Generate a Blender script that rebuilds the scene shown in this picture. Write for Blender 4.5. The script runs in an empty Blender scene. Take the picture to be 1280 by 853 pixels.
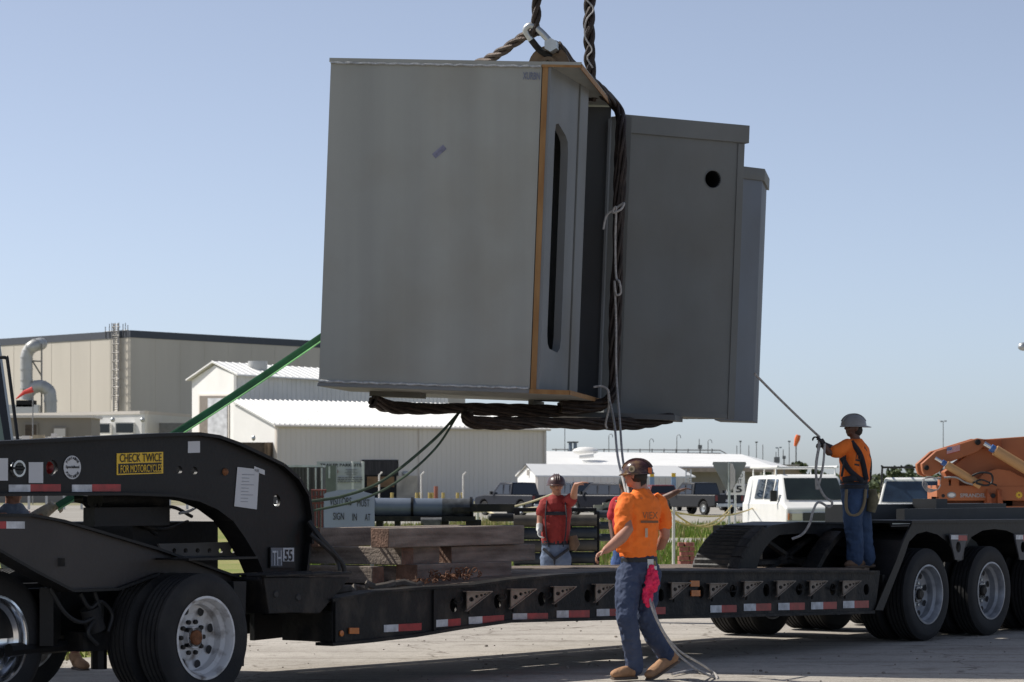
import bpy, bmesh, math, random
from mathutils import Vector, Matrix, noise
random.seed(7)
R = math.radians
S = bpy.context.scene
COL = S.collection

# ------------------------------------------------------------ camera, world, sun, exposure
EYE = 1.6
F = 3600.0
def P(px, py, Y):
    """real position of something seen at photo pixel (px,py) standing Y metres away"""
    return Vector(((px-640)/F*Y, Y, EYE-(py-608)/F*Y))
cam = bpy.data.cameras.new('camera'); camo = bpy.data.objects.new('camera', cam); COL.objects.link(camo)
camo.location = (0, 0, EYE); camo.rotation_euler = (R(90), 0, 0)
cam.lens = 36*F/1280; cam.sensor_width = 36; cam.shift_y = (608-426.5)/1280
cam.dof.use_dof = True; cam.dof.focus_distance = 25.5; cam.dof.aperture_fstop = 9.0
cam.clip_start = 0.5; cam.clip_end = 9000
S.camera = camo
SUN_EL = 46.5
SUN_DIR = Vector((-math.cos(R(SUN_EL))*math.cos(R(18)), math.cos(R(SUN_EL))*math.sin(R(18)), math.sin(R(SUN_EL))))
w = bpy.data.worlds.new('World'); S.world = w; w.use_nodes = True
nt = w.node_tree; bg = nt.nodes['Background']
sky = nt.nodes.new('ShaderNodeTexSky'); sky.sky_type = 'NISHITA'; sky.sun_disc = False
sky.sun_elevation = R(SUN_EL); sky.sun_rotation = math.atan2(SUN_DIR.x, SUN_DIR.y)
sky.air_density = 0.5; sky.dust_density = 0.85; sky.ozone_density = 2.5
hs0 = nt.nodes.new('ShaderNodeHueSaturation'); hs0.inputs['Saturation'].default_value = 0.68
nt.links.new(sky.outputs[0], hs0.inputs['Color']); nt.links.new(hs0.outputs[0], bg.inputs[0]); bg.inputs[1].default_value = 0.113
sl = bpy.data.lights.new('sun', 'SUN'); so = bpy.data.objects.new('sun', sl); COL.objects.link(so)
sl.energy = 3.8; sl.angle = R(0.53); sl.color = (1, 0.95, 0.87)
so.rotation_euler = (-SUN_DIR).to_track_quat('-Z', 'Y').to_euler(); so.location = (-30, 0, 40)
S.view_settings.view_transform = 'Standard'; S.view_settings.look = 'None'
S.view_settings.exposure = 0.4; S.view_settings.gamma = 1
S.view_settings.use_curve_mapping = False

# ------------------------------------------------------------ materials
def mat(name, c, rough=0.6, metal=0.0, var=0.15, sc=3.0, bump=0.0, bsc=40.0, c2=None, streak=None, spec=0.5, thr=None):
    m = bpy.data.materials.get(name)
    if m: return m
    m = bpy.data.materials.new(name); m.use_nodes = True
    n = m.node_tree; L = n.links; b = n.nodes['Principled BSDF']
    b.inputs['Roughness'].default_value = rough; b.inputs['Metallic'].default_value = metal
    b.inputs['Specular IOR Level'].default_value = spec
    tc = n.nodes.new('ShaderNodeTexCoord')
    src = tc.outputs['Object']
    if streak:
        mp = n.nodes.new('ShaderNodeMapping'); mp.inputs['Scale'].default_value = streak
        L.new(src, mp.inputs[0]); src = mp.outputs[0]
    nz = n.nodes.new('ShaderNodeTexNoise'); nz.inputs['Scale'].default_value = sc; nz.inputs['Detail'].default_value = 6
    L.new(src, nz.inputs['Vector'])
    cr = n.nodes.new('ShaderNodeValToRGB')
    a = [max(0, x*(1-var)) for x in c]; d = [min(1, x*(1+var)) for x in c]
    if c2: a = list(c); d = list(c2)
    lo, hi = thr if thr else (0.3, 0.7)
    cr.color_ramp.elements[0].position = lo; cr.color_ramp.elements[1].position = hi
    cr.color_ramp.elements[0].color = (*a, 1); cr.color_ramp.elements[1].color = (*d, 1)
    L.new(nz.outputs[0], cr.inputs[0]); L.new(cr.outputs[0], b.inputs['Base Color'])
    if bump:
        n2 = n.nodes.new('ShaderNodeTexNoise'); n2.inputs['Scale'].default_value = bsc; n2.inputs['Detail'].default_value = 8
        L.new(tc.outputs['Object'], n2.inputs['Vector'])
        bp = n.nodes.new('ShaderNodeBump'); bp.inputs['Strength'].default_value = bump; bp.inputs['Distance'].default_value = 0.02
        L.new(n2.outputs[0], bp.inputs['Height']); L.new(bp.outputs[0], b.inputs['Normal'])
    return m

M = {}
M['black'] = mat('black_paint', (.007, .007, .0075), .5, 0, .4, 2.5, .15, 25, spec=.3)
M['blackdirt'] = mat('worn_black_paint', (.009, .0088, .009), .6, 0, 0, 6, .35, 30, c2=(.055, .046, .037), thr=(.47, .78), streak=(1, 1, .6), spec=.3)
M['rubber'] = mat('tyre_rubber', (.010, .010, .011), .75, 0, .3, 8, .2, 60)
M['rubberw'] = mat('dusty_tyre_rubber', (.012, .012, .013), .8, 0, 0, 5, .2, 60, c2=(.034, .032, .03), thr=(.4, .85))
M['rimwhite'] = mat('worn_white_rim_paint', (.62, .62, .62), .45, 0, 0, 9, .1, 40, c2=(.16, .13, .11), thr=(.5, .72))
M['rimgrey'] = mat('dull_grey_rim_paint', (.30, .31, .33), .45, .3, .3, 9, .1, 40)
M['chrome'] = mat('polished_metal', (.75, .76, .78), .18, 1, .1, 4)
M['galv'] = mat('galvanised_metal', (.48, .5, .5), .4, .8, .15, 5)
M['wood'] = mat('weathered_timber', (.075, .055, .042), .85, 0, 0, 2.2, .5, 35, c2=(.19, .15, .12), streak=(6, 6, 1.2), thr=(.3, .75))
M['woodc'] = mat('timber_end_grain', (.17, .10, .07), .85, 0, .35, 12, .5, 50)
M['woodlight'] = mat('worn_deck_boards', (.17, .13, .1), .85, 0, .4, 4, .4, 30)
M['rust'] = mat('rusty_iron', (.19, .075, .03), .85, 0, .45, 20, .4, 60)
M['reflwhite'] = mat('reflective_white', (.5, .52, .55), .35, 0, .3, 14)
M['reflred'] = mat('reflective_red', (.32, .018, .02), .35, 0, .3, 14)
M['amber'] = mat('amber_lens', (.5, .14, .02), .25, 0, .15, 14)
M['redlens'] = mat('red_lens', (.16, .012, .01), .25)
M['yellow'] = mat('yellow_vinyl', (.72, .46, .03), .5, 0, .08)
M['ink'] = mat('black_ink', (.015, .015, .016), .6)
M['white'] = mat('white_paint', (.75, .75, .73), .5, 0, .06)
M['paper'] = mat('white_paper', (.55, .56, .58), .7, 0, .06)
M['green'] = mat('green_webbing', (.016, .12, .045), .6, 0, .3, 6)
M['greenlt'] = mat('pale_green_webbing', (.14, .4, .13), .5, 0, .3, 6)
M['greenrope'] = mat('faded_green_rope', (.06, .09, .055), .8, 0, .3, 8)
M['rope'] = mat('grey_white_rope', (.42, .4, .38), .9, 0, .3, 30, .5, 120)
M['wire'] = mat('dark_wire_rope', (.035, .024, .019), .55, .35, .5, 14, .5, 90)
M['wirelt'] = mat('greasy_wire_rope', (.07, .05, .038), .5, .4, .5, 14, .5, 90)
M['glass'] = mat('dark_glass', (.01, .013, .018), .06, 0, .1, 2, spec=.8)
M['glassb'] = mat('blue_tinted_glass', (.02, .035, .06), .05, 0, .5, 2, spec=.9)
M['glassg'] = mat('green_tinted_glass', (.16, .24, .2), .06, 0, .2, 2, spec=.8)
M['skin'] = mat('tanned_skin', (.42, .2, .13), .5, 0, .12, 8)
M['skindark'] = mat('dark_skin', (.12, .055, .035), .5, 0, .12, 8)
M['hair'] = mat('dark_hair', (.02, .014, .01), .7)
M['orange'] = mat('orange_cotton', (.95, .195, .022), .85, 0, .1, 5, .3, 14)
M['redshirt'] = mat('shade_dimmed_red_cotton', (.28, .028, .024), .85, 0, .12, 5, .3, 14)  # red darkened to stand in for shade on the worker behind the deck
M['blueshirt'] = mat('grey_blue_cotton', (.16, .19, .24), .85, 0, .12, 5, .3, 14)
M['denim'] = mat('blue_denim', (.022, .038, .085), .9, 0, 0, 5, .4, 20, c2=(.07, .09, .15), thr=(.3, .8))
M['denimlt'] = mat('light_blue_denim', (.13, .17, .25), .9, 0, .25, 5, .4, 20)
M['leather'] = mat('tan_leather', (.38, .21, .11), .8, 0, .25, 9, .3, 50)
M['leatherdk'] = mat('brown_leather', (.15, .09, .055), .8, 0, .25, 9, .3, 50)
M['sole'] = mat('dark_boot_sole', (.12, .09, .07), .8)
M['strap'] = mat('dark_harness_webbing', (.018, .02, .028), .8, 0, .2, 8)
M['magenta'] = mat('crimson_bandana_cloth', (.75, .015, .09), .6, 0, .3, 25, .6, 30)
M['glove'] = mat('pale_work_glove', (.5, .44, .36), .85, 0, .15, 12, .3, 40)
M['gloved'] = mat('dark_work_glove', (.035, .03, .03), .85, 0, .2, 12)

# ------------------------------------------------------------ mesh helpers
class MB:
    def __init__(s): s.v = []; s.f = []; s.sm = []; s.mi = []; s.mats = []
    def add(s, vs, fs, smooth=False, m=0):
        o = len(s.v); s.v += [Vector(v) for v in vs]
        for f in fs: s.f.append([i+o for i in f]); s.sm.append(smooth); s.mi.append(m)
        return s
    def obox(s, o, a, b, c, m=0):
        """box from corner o with edge vectors a b c"""
        o, a, b, c = map(Vector, (o, a, b, c))
        v = [o, o+a, o+a+b, o+b, o+c, o+a+c, o+a+b+c, o+b+c]
        return s.add(v, [(0,3,2,1),(4,5,6,7),(0,1,5,4),(1,2,6,5),(2,3,7,6),(3,0,4,7)], m=m)
    def box(s, c, d, rz=0, m=0):
        q = Matrix.Rotation(rz, 3, 'Z'); a = q@Vector((d[0],0,0)); b = q@Vector((0,d[1],0)); e = Vector((0,0,d[2]))
        return s.obox(Vector(c)-a/2-b/2-e/2, a, b, e, m)
    def prism(s, poly, ext, m=0):
        n = len(poly); poly = [Vector(p) for p in poly]; ext = Vector(ext)
        return s.add(poly+[p+ext for p in poly], [list(range(n))[::-1], list(range(n, 2*n))]+[(i, (i+1) % n, n+(i+1) % n, n+i) for i in range(n)], m=m)
    def tube(s, pts, r, n=8, cap=True, side=None, m=0, smooth=True):
        pts = [Vector(p) for p in pts]; k = len(pts)
        rr = r if isinstance(r, (list, tuple)) and len(r) == k else [r]*k
        t0 = (pts[1]-pts[0]).normalized()
        sd = Vector(side) if side is not None else (Vector((0,0,1)) if abs(t0.z) < .9 else Vector((1,0,0)))
        vs = []; prev = None
        for i, p in enumerate(pts):
            t = (pts[min(i+1,k-1)]-pts[max(i-1,0)])
            t = t.normalized() if t.length > 1e-9 else t0
            base = sd if (prev is None or side is not None) else prev
            u = base - t*base.dot(t)
            if u.length < 1e-6: u = Vector((1,0,0)) - t*t.x
            u.normalize(); prev = u; v = t.cross(u)
            ra = rr[i]; rx, ry = ra if isinstance(ra, (tuple, list)) else (ra, ra)
            for j in range(n):
                an = 2*math.pi*j/n
                vs.append(p+u*math.cos(an)*rx+v*math.sin(an)*ry)
        fs = [(i*n+j, i*n+(j+1) % n, (i+1)*n+(j+1) % n, (i+1)*n+j) for i in range(k-1) for j in range(n)]
        s.add(vs, fs, smooth, m)
        if cap:
            o = len(s.v)-k*n
            s.f.append([o+j for j in range(n)][::-1]); s.sm.append(False); s.mi.append(m)
            s.f.append([o+(k-1)*n+j for j in range(n)]); s.sm.append(False); s.mi.append(m)
        return s
    def lathe(s, c, axis, prof, n=32, m=0, smooth=True, up=None):
        """prof: (radius, offset along axis)"""
        c = Vector(c); ax = Vector(axis).normalized()
        u = Vector((0,0,1)) if abs(ax.z) < .9 else Vector((1,0,0)); u = (u-ax*u.dot(ax)).normalized(); v = ax.cross(u)
        vs = []
        for (r, h) in prof:
            for j in range(n):
                a = 2*math.pi*j/n; vs.append(c+ax*h+(u*math.cos(a)+v*math.sin(a))*r)
        k = len(prof)
        fs = [(i*n+j, (i+1)*n+j, (i+1)*n+(j+1) % n, i*n+(j+1) % n) for i in range(k-1) for j in range(n)]
        return s.add(vs, fs, smooth, m)
    def ball(s, c, r, n=12, rot=None, m=0):
        c = Vector(c); r = r if isinstance(r, (tuple, list)) else (r, r, r); q = rot or Matrix.Identity(3)
        vs = []; h = n//2+1
        for i in range(h+1):
            th = math.pi*i/h
            for j in range(n):
                a = 2*math.pi*j/n
                vs.append(c+q@Vector((r[0]*math.sin(th)*math.cos(a), r[1]*math.sin(th)*math.sin(a), r[2]*math.cos(th))))
        fs = [(i*n+j, (i+1)*n+j, (i+1)*n+(j+1) % n, i*n+(j+1) % n) for i in range(h) for j in range(n)]
        return s.add(vs, fs, True, m)
    def mesh(s, name):
        me = bpy.data.meshes.new(name); me.from_pydata([tuple(v) for v in s.v], [], s.f); me.validate()
        for p, a, b in zip(me.polygons, s.sm, s.mi): p.use_smooth = a; p.material_index = b
        bm = bmesh.new(); bm.from_mesh(me); bmesh.ops.remove_doubles(bm, verts=bm.verts, dist=1e-5)
        bmesh.ops.recalc_face_normals(bm, faces=bm.faces); bm.to_mesh(me); bm.free()
        try: me.set_sharp_from_angle(angle=R(40))
        except Exception: pass
        return me
    def build(s, name, m, parent=None, bev=0, label=None):
        o = bpy.data.objects.new(name, s.mesh(name)); COL.objects.link(o)
        for mm in (m if isinstance(m, (list, tuple)) else [m]): o.data.materials.append(mm)
        return fin(o, parent, bev, label)
def fin(o, parent=None, bev=0, label=None):
    if parent is not None:
        o.parent = parent; o.matrix_parent_inverse = PW(parent).inverted()
    if bev:
        b = o.modifiers.new('bevel', 'BEVEL'); b.width = bev; b.segments = 2; b.limit_method = 'ANGLE'; b.angle_limit = R(35)
    if label: o['label'] = label
    return o
def PW(o):
    m = Matrix.LocRotScale(o.location, o.rotation_euler, o.scale)
    if o.parent: m = PW(o.parent)@o.matrix_parent_inverse@m
    return m
def tag(o, label=None, cat=None, group=None, kind=None):
    if label: o['label'] = label
    if cat: o['category'] = cat
    if group: o['group'] = group
    if kind: o['kind'] = kind
    return o
def thing(name, loc, label, cat, group=None, rz=0):
    o = bpy.data.objects.new(name, None); COL.objects.link(o); o.location = loc; o.rotation_euler = (0, 0, rz)
    o.empty_display_size = .2
    return tag(o, label, cat, group)
def copy_tree(o, parent=None):
    c = o.copy(); COL.objects.link(c)
    if parent is not None: c.parent = parent
    for ch in list(o.children): copy_tree(ch, c)
    return c
def plate(name, outer, holes, thick, O, U, V, m, parent=None, bev=0, label=None):
    """flat plate with real holes; outer/holes are (u,v) lists; extruded by thick along -(U x V) side"""
    cu = bpy.data.curves.new('tmp', 'CURVE'); cu.dimensions = '2D'; cu.fill_mode = 'BOTH'; cu.extrude = abs(thick)/2
    for ring in [outer]+list(holes):
        sp = cu.splines.new('POLY'); sp.points.add(len(ring)-1)
        for q, p in zip(sp.points, ring): q.co = (p[0], p[1], 0, 1)
        sp.use_cyclic_u = True
    ob = bpy.data.objects.new('tmp', cu)
    me = bpy.data.meshes.new_from_object(ob); bpy.data.objects.remove(ob); bpy.data.curves.remove(cu)
    U = Vector(U).normalized(); V = Vector(V).normalized(); N = U.cross(V)
    mx = Matrix((U, V, N)).transposed().to_4x4(); mx.translation = Vector(O)
    me.transform(Matrix.Translation((0,0,-thick/2))); me.transform(mx)
    me.name = name; o = bpy.data.objects.new(name, me); COL.objects.link(o)
    me.materials.clear(); me.materials.append(m)
    return fin(o, parent, bev, label)
def text_mesh(s, O, U, V, wd, h, lift=.004, bold=False):
    """lettering fitted into a wd x h rectangle whose lower-left corner is O"""
    cu = bpy.data.curves.new('tmp', 'FONT'); cu.body = s; cu.align_x = 'LEFT'; cu.extrude = 0.02
    if bold: cu.offset = 0.02
    cu.resolution_u = 3
    ob = bpy.data.objects.new('tmp', cu); me = bpy.data.meshes.new_from_object(ob)
    bpy.data.objects.remove(ob); bpy.data.curves.remove(cu)
    xs = [v.co.x for v in me.vertices]; ys = [v.co.y for v in me.vertices]
    x0, x1, y0, y1 = min(xs), max(xs), min(ys), max(ys)
    U = Vector(U).normalized(); V = Vector(V).normalized(); N = U.cross(V)
    for v in me.vertices:
        a = (v.co.x-x0)/(x1-x0)*wd; b = (v.co.y-y0)/(y1-y0)*h
        v.co = Vector(O)+U*a+V*b+N*(lift+(0.002 if v.co.z > 0 else 0))
    return me
def text(name, s, O, U, V, wd, h, m, parent=None, lift=.004, bold=False):
    me = text_mesh(s, O, U, V, wd, h, lift, bold); me.name = name
    o = bpy.data.objects.new(name, me); COL.objects.link(o); me.materials.append(m)
    return fin(o, parent)
def circ(cx, cy, r, n=16, ry=None):
    ry = ry or r
    return [(cx+r*math.cos(2*math.pi*i/n), cy+ry*math.sin(2*math.pi*i/n)) for i in range(n)]
def cr(pts, k=6):
    """catmull-rom through points"""
    p = [Vector(q) for q in pts]; p = [p[0]*2-p[1]]+p+[p[-1]*2-p[-2]]; out = []
    for i in range(1, len(p)-2):
        for j in range(k):
            t = j/k; a, b, c, d = p[i-1:i+3]
            out.append(.5*((2*b)+(c-a)*t+(2*a-5*b+4*c-d)*t*t+(3*b-a-3*c+d)*t**3))
    out.append(p[-2]); return out
def sag(a, b, d, n=14):
    a, b = Vector(a), Vector(b)
    return [a.lerp(b, i/n)-Vector((0,0,d*4*(i/n)*(1-i/n))) for i in range(n+1)]
def twisted(mb, pts, R0, rs, strands=3, pitch=.25, n=7, m=0):
    pts = [Vector(p) for p in pts]
    # resample
    seg = [0]
    for a, b in zip(pts, pts[1:]): seg.append(seg[-1]+(b-a).length)
    N = max(8, int(seg[-1]/.035)); res = []
    for i in range(N+1):
        d = seg[-1]*i/N
        k = max(j for j in range(len(seg)) if seg[j] <= d+1e-9); k = min(k, len(pts)-2)
        t = (d-seg[k])/max(1e-9, seg[k+1]-seg[k]); res.append(pts[k].lerp(pts[k+1], t))
    prev = None; frames = []
    for i in range(N+1):
        t = (res[min(i+1,N)]-res[max(i-1,0)]).normalized()
        b = prev if prev is not None else (Vector((0,0,1)) if abs(t.z) < .9 else Vector((1,0,0)))
        u = (b-t*b.dot(t)).normalized(); prev = u; frames.append((u, t.cross(u)))
    for s_ in range(strands):
        path = []
        for i in range(N+1):
            an = 2*math.pi*(s_/strands+seg[-1]*i/N/pitch)
            rr = R0*(1+.25*math.sin(i*.37+s_*2))
            path.append(res[i]+(frames[i][0]*math.cos(an)+frames[i][1]*math.sin(an))*rr)
        mb.tube(path, rs, n, m=m)
    return mb

# ------------------------------------------------------------ ground
def sheet(name, poly, z, m, **k):
    o = MB().add([(x, y, z) for x, y in poly], [list(range(len(poly)))]).build(name, m)
    return tag(o, kind='structure', **k)
def ground_mat(name, a, b, sc, crack=False, spk=None):
    m = bpy.data.materials.new(name); m.use_nodes = True; n = m.node_tree; L = n.links; bs = n.nodes['Principled BSDF']
    bs.inputs['Roughness'].default_value = .95; bs.inputs['Specular IOR Level'].default_value = .15
    tc = n.nodes.new('ShaderNodeTexCoord')
    n1 = n.nodes.new('ShaderNodeTexNoise'); n1.inputs['Scale'].default_value = sc; n1.inputs['Detail'].default_value = 10; n1.inputs['Roughness'].default_value = .65
    n2 = n.nodes.new('ShaderNodeTexNoise'); n2.inputs['Scale'].default_value = 9; n2.inputs['Detail'].default_value = 8; n2.inputs['Roughness'].default_value = .8
    L.new(tc.outputs['Object'], n1.inputs[0]); L.new(tc.outputs['Object'], n2.inputs[0])
    c1 = n.nodes.new('ShaderNodeValToRGB'); c1.color_ramp.elements[0].color = (*a, 1); c1.color_ramp.elements[1].color = (*b, 1)
    c1.color_ramp.elements[0].position = .32; c1.color_ramp.elements[1].position = .68
    L.new(n1.outputs[0], c1.inputs[0])
    c2 = n.nodes.new('ShaderNodeValToRGB'); c2.color_ramp.elements[0].color = (.55, .54, .52, 1); c2.color_ramp.elements[1].color = (1, 1, 1, 1)
    c2.color_ramp.elements[0].position = .33; c2.color_ramp.elements[1].position = .5
    L.new(n2.outputs[0], c2.inputs[0])
    mx = n.nodes.new('ShaderNodeMix'); mx.data_type = 'RGBA'; mx.blend_type = 'MULTIPLY'; mx.inputs[0].default_value = .7
    L.new(c1.outputs[0], mx.inputs[6]); L.new(c2.outputs[0], mx.inputs[7])
    out = mx.outputs[2]
    def mul(o_, fac, val):
        m2 = n.nodes.new('ShaderNodeMix'); m2.data_type = 'RGBA'; m2.blend_type = 'MULTIPLY'
        L.new(fac, m2.inputs[0]); L.new(o_, m2.inputs[6]); m2.inputs[7].default_value = (*val, 1); return m2.outputs[2]
    if crack:
        wv = n.nodes.new('ShaderNodeTexNoise'); wv.inputs['Scale'].default_value = 1.3; wv.inputs['Detail'].default_value = 5; L.new(tc.outputs['Object'], wv.inputs[0])
        ad_ = n.nodes.new('ShaderNodeVectorMath'); ad_.operation = 'MULTIPLY_ADD'; L.new(wv.outputs['Color'], ad_.inputs[0]); ad_.inputs[1].default_value = (1.2, 1.2, 0); L.new(tc.outputs['Object'], ad_.inputs[2])
        vo = n.nodes.new('ShaderNodeTexVoronoi'); vo.feature = 'DISTANCE_TO_EDGE'; vo.inputs['Scale'].default_value = .35; L.new(ad_.outputs[0], vo.inputs['Vector'])
        rr = n.nodes.new('ShaderNodeValToRGB'); rr.color_ramp.elements[0].position = 0; rr.color_ramp.elements[0].color = (1, 1, 1, 1); rr.color_ramp.elements[1].position = .007; rr.color_ramp.elements[1].color = (0, 0, 0, 1)
        L.new(vo.outputs['Distance'], rr.inputs[0]); out = mul(out, rr.outputs[0], (.45, .42, .4))
        # oil spots and rubber marks
        sp = n.nodes.new('ShaderNodeTexNoise'); sp.inputs['Scale'].default_value = 1.6; sp.inputs['Detail'].default_value = 4; L.new(tc.outputs['Object'], sp.inputs[0])
        r2 = n.nodes.new('ShaderNodeValToRGB'); r2.color_ramp.elements[0].position = .6; r2.color_ramp.elements[0].color = (0, 0, 0, 1); r2.color_ramp.elements[1].position = .72; r2.color_ramp.elements[1].color = (.8, .8, .8, 1)
        L.new(sp.outputs[0], r2.inputs[0]); out = mul(out, r2.outputs[0], (.62, .6, .58))
        mp = n.nodes.new('ShaderNodeMapping'); mp.inputs['Rotation'].default_value = (0, 0, R(-52)); mp.inputs['Scale'].default_value = (.12, 3.2, 1); L.new(tc.outputs['Object'], mp.inputs[0])
        tn = n.nodes.new('ShaderNodeTexNoise'); tn.inputs['Scale'].default_value = 1.0; tn.inputs['Detail'].default_value = 3; L.new(mp.outputs[0], tn.inputs[0])
        r3 = n.nodes.new('ShaderNodeValToRGB'); r3.color_ramp.elements[0].position = .52; r3.color_ramp.elements[0].color = (0, 0, 0, 1); r3.color_ramp.elements[1].position = .66; r3.color_ramp.elements[1].color = (.7, .7, .7, 1)
        L.new(tn.outputs[0], r3.inputs[0]); out = mul(out, r3.outputs[0], (.7, .69, .68))
        fs_ = n.nodes.new('ShaderNodeTexNoise'); fs_.inputs['Scale'].default_value = 55; fs_.inputs['Detail'].default_value = 2; L.new(tc.outputs['Object'], fs_.inputs[0])
        r4 = n.nodes.new('ShaderNodeValToRGB'); r4.color_ramp.elements[0].position = .6; r4.color_ramp.elements[0].color = (0, 0, 0, 1); r4.color_ramp.elements[1].position = .68; r4.color_ramp.elements[1].color = (1, 1, 1, 1)
        L.new(fs_.outputs[0], r4.inputs[0]); out = mul(out, r4.outputs[0], (.6, .58, .56))
    L.new(out, bs.inputs['Base Color'])
    bp = n.nodes.new('ShaderNodeBump'); bp.inputs['Strength'].default_value = .5; bp.inputs['Distance'].default_value = .02
    L.new(n2.outputs[0], bp.inputs['Height']); L.new(bp.outputs[0], bs.inputs['Normal'])
    return m
gm = ground_mat('far_dry_ground', (.2, .2, .12), (.3, .27, .18), .05)
conc = ground_mat('dusty_concrete', (.36, .33, .29), (.5, .465, .415), .45, True)
grs = ground_mat('lawn_soil', (.14, .2, .04), (.3, .27, .11), .4)
lot = ground_mat('pale_parking_surface', (.3, .28, .25), (.38, .36, .32), .2)
sheet('ground', [(-4000, -300), (4000, -300), (4000, 7000), (-4000, 7000)], -.012, gm)
sheet('concrete_yard', [(-40, -20), (60, -20), (60, 51), (1.6, 51), (-2.7, 32.4), (-3.9, 27.2), (-7, 20), (-40, 15)], -.006, conc)
sheet('lawn', [(-40, 15), (-7, 20), (-3.9, 27.2), (-2.7, 32.4), (1.6, 51), (60, 51), (90, 118), (-60, 118), (-70, 30)], -.009, grs)
sheet('footpath', [(2, 53.5), (3, 56), (60, 57.5), (60, 55)], -.004, conc)
sheet('gravel_track', [(3.6, 78), (60, 80), (90, 91), (3.0, 89)], -.004, lot)
sheet('parking_lot', [(-60, 120), (120, 120), (160, 240), (-90, 240)], -.005, lot)

# loose stones
st = MB()
for i in range(420):
    y = random.uniform(23.6, 46); x = random.uniform(-.18, .18)*y
    r = random.uniform(.004, .012)*random.choice((1, 1, 1, 1.6)); st.ball((x, y, r*.3-.004), (r, r*random.uniform(.6, 1.2), r*.6), 6)
tag(st.build('loose_stones', mat('stone_chips', (.24, .21, .18), .9, 0, .4, 3)), 'small loose stones scattered over the pale yard', 'stones', kind='stuff')

# grass blades (real little faces)
def grassfield(name, label, n, area, hmin, hmax, cols):
    gb = MB()
    for i in range(n):
        x, y = area()
        h = random.uniform(hmin, hmax); a = random.uniform(0, math.pi); wd = .012+h*.09
        dx, dy = math.cos(a)*wd, math.sin(a)*wd*.5; lx, ly = random.uniform(-.4, .4)*h, random.uniform(-.3, .3)*h
        pn = noise.noise(Vector((x*.35, y*.12, 5)))+.5*noise.noise(Vector((x*1.1, y*.4, 9)))
        if pn < -.28 and random.random() < .8: continue
        h *= .6+max(0, pn+.4)
        gb.add([(x-dx, y-dy, -.01), (x+dx, y+dy, -.01), (x+lx, y+ly, h)], [(0, 1, 2)], m=(len(cols)-1 if pn > .22 and random.random() < .7 else random.randrange(len(cols))))
    return tag(gb.build(name, cols), label, 'grass', kind='stuff')
G1 = mat('grass_green', (.13, .22, .03), .8, 0, .3); G2 = mat('grass_lime', (.22, .3, .05), .8, 0, .3); G3 = mat('grass_straw', (.4, .34, .15), .8, 0, .3)
def a1():
    while True:
        y = random.uniform(33, 118)
        x = random.uniform((340-640)/F*y, (930-640)/F*y)
        if y < 51 and x > -2.7+(y-32.4)*.231: continue
        if 53.3 < y < 57.4 and x > 1.6: continue
        if 77.8 < y < 90 and x > 3: continue
        return x, y
grassfield('lawn_grass', 'green and straw coloured long grass between the yard and the parking lot', 42000, a1, .06, .3, [G1, G2, G2, G3])
def a2():
    while True:
        x = random.uniform(-7, -2.7); y = random.uniform(25, 34)
        if x < -3.9+(y-27.2)*.23-.05*random.random(): return x, y
grassfield('verge_grass', 'dry straw grass at the yard edge behind the left wheels', 6000, a2, .02, .09, [G3, G3, G2])

# ------------------------------------------------------------ background buildings
def wallquad(mb, p0, p1, z0, z1, th=.25, rib=0, rd=.05, m=0):
    """wall from p0 to p1 (xy), thickness going away from the camera"""
    p0 = Vector((p0[0], p0[1], 0)); p1 = Vector((p1[0], p1[1], 0)); d = p1-p0; L = d.length; d.normalize()
    nrm = Vector((-d.y, d.x, 0))
    if nrm.y < 0: nrm = -nrm
    mb.obox(p0+Vector((0,0,z0)), d*L, nrm*th, (0,0,z1-z0), m)
    if rib:
        k = int(L/rib)
        for i in range(k+1):
            mb.obox(p0+d*(i*rib-.04 if i else 0)-nrm*rd+Vector((0,0,z0)), d*.08, nrm*(rd+.01), (0,0,z1-z0-.02), m)
    return d, nrm
def tilt(p, d):  # pixel -> xy
    q = P(p[0], p[1], d); return (q.x, q.y)
wl = mat('beige_cladding', (.6, .555, .48), .8, 0, .07, .25, streak=(1, 1, .15))
wl2 = mat('taupe_cladding', (.45, .42, .37), .8, 0, .06, .2, streak=(1, 1, .15))
slate = mat('slate_parapet', (.07, .08, .1), .7, 0, .1)
whitec = mat('white_cladding', (.8, .79, .76), .65, 0, .05, .3)
whiter = mat('white_metal_roof', (.78, .78, .76), .55, 0, .04, .4)
greyc = mat('pale_grey_cladding', (.78, .72, .65), .7, 0, .05, .25, streak=(1, 1, .2))
browndoor = mat('brown_door', (.09, .065, .045), .7, 0, .3, 2)
dark = mat('dark_interior', (.02, .02, .02), .9)

W = thing('warehouse', (P(163, 608, 400).x, 400, 0), 'huge beige windowless warehouse with dark slate parapet and roof ladder', 'warehouse')
c0 = P(163, 413, 400); Lx = c0.xy+Vector((-math.sin(R(43.5)), math.cos(R(43.5))))*70; Rx = c0.xy+Vector((math.sin(R(39.3)), math.cos(R(39.3))))*72
zt = c0.z
def band(zA, zB, m, name, par, off, rib=0):
    mb = MB()
    wallquad(mb, c0.xy+Vector((0, -off)), Lx+Vector((0, -off)), zA, zB, .6, rib, .03)
    wallquad(mb, c0.xy+Vector((0, -off)), Rx+Vector((0, -off)), zA, zB, .6, rib, .03)
    return mb.build(name, m, par)
band(0, zt-1.0, wl, 'wall', W, 0, 4.8)
band(zt-1.0, zt, slate, 'parapet', W, .12)
MB().prism([(c0.x, c0.y+1, zt-1.4), (Lx.x, Lx.y, zt-1.4), (Lx.x+60, Lx.y+80, zt-1.4), (Rx.x, Rx.y+1, zt-1.4)], (0, 0, .3)).build('roof', slate, W)
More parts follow.
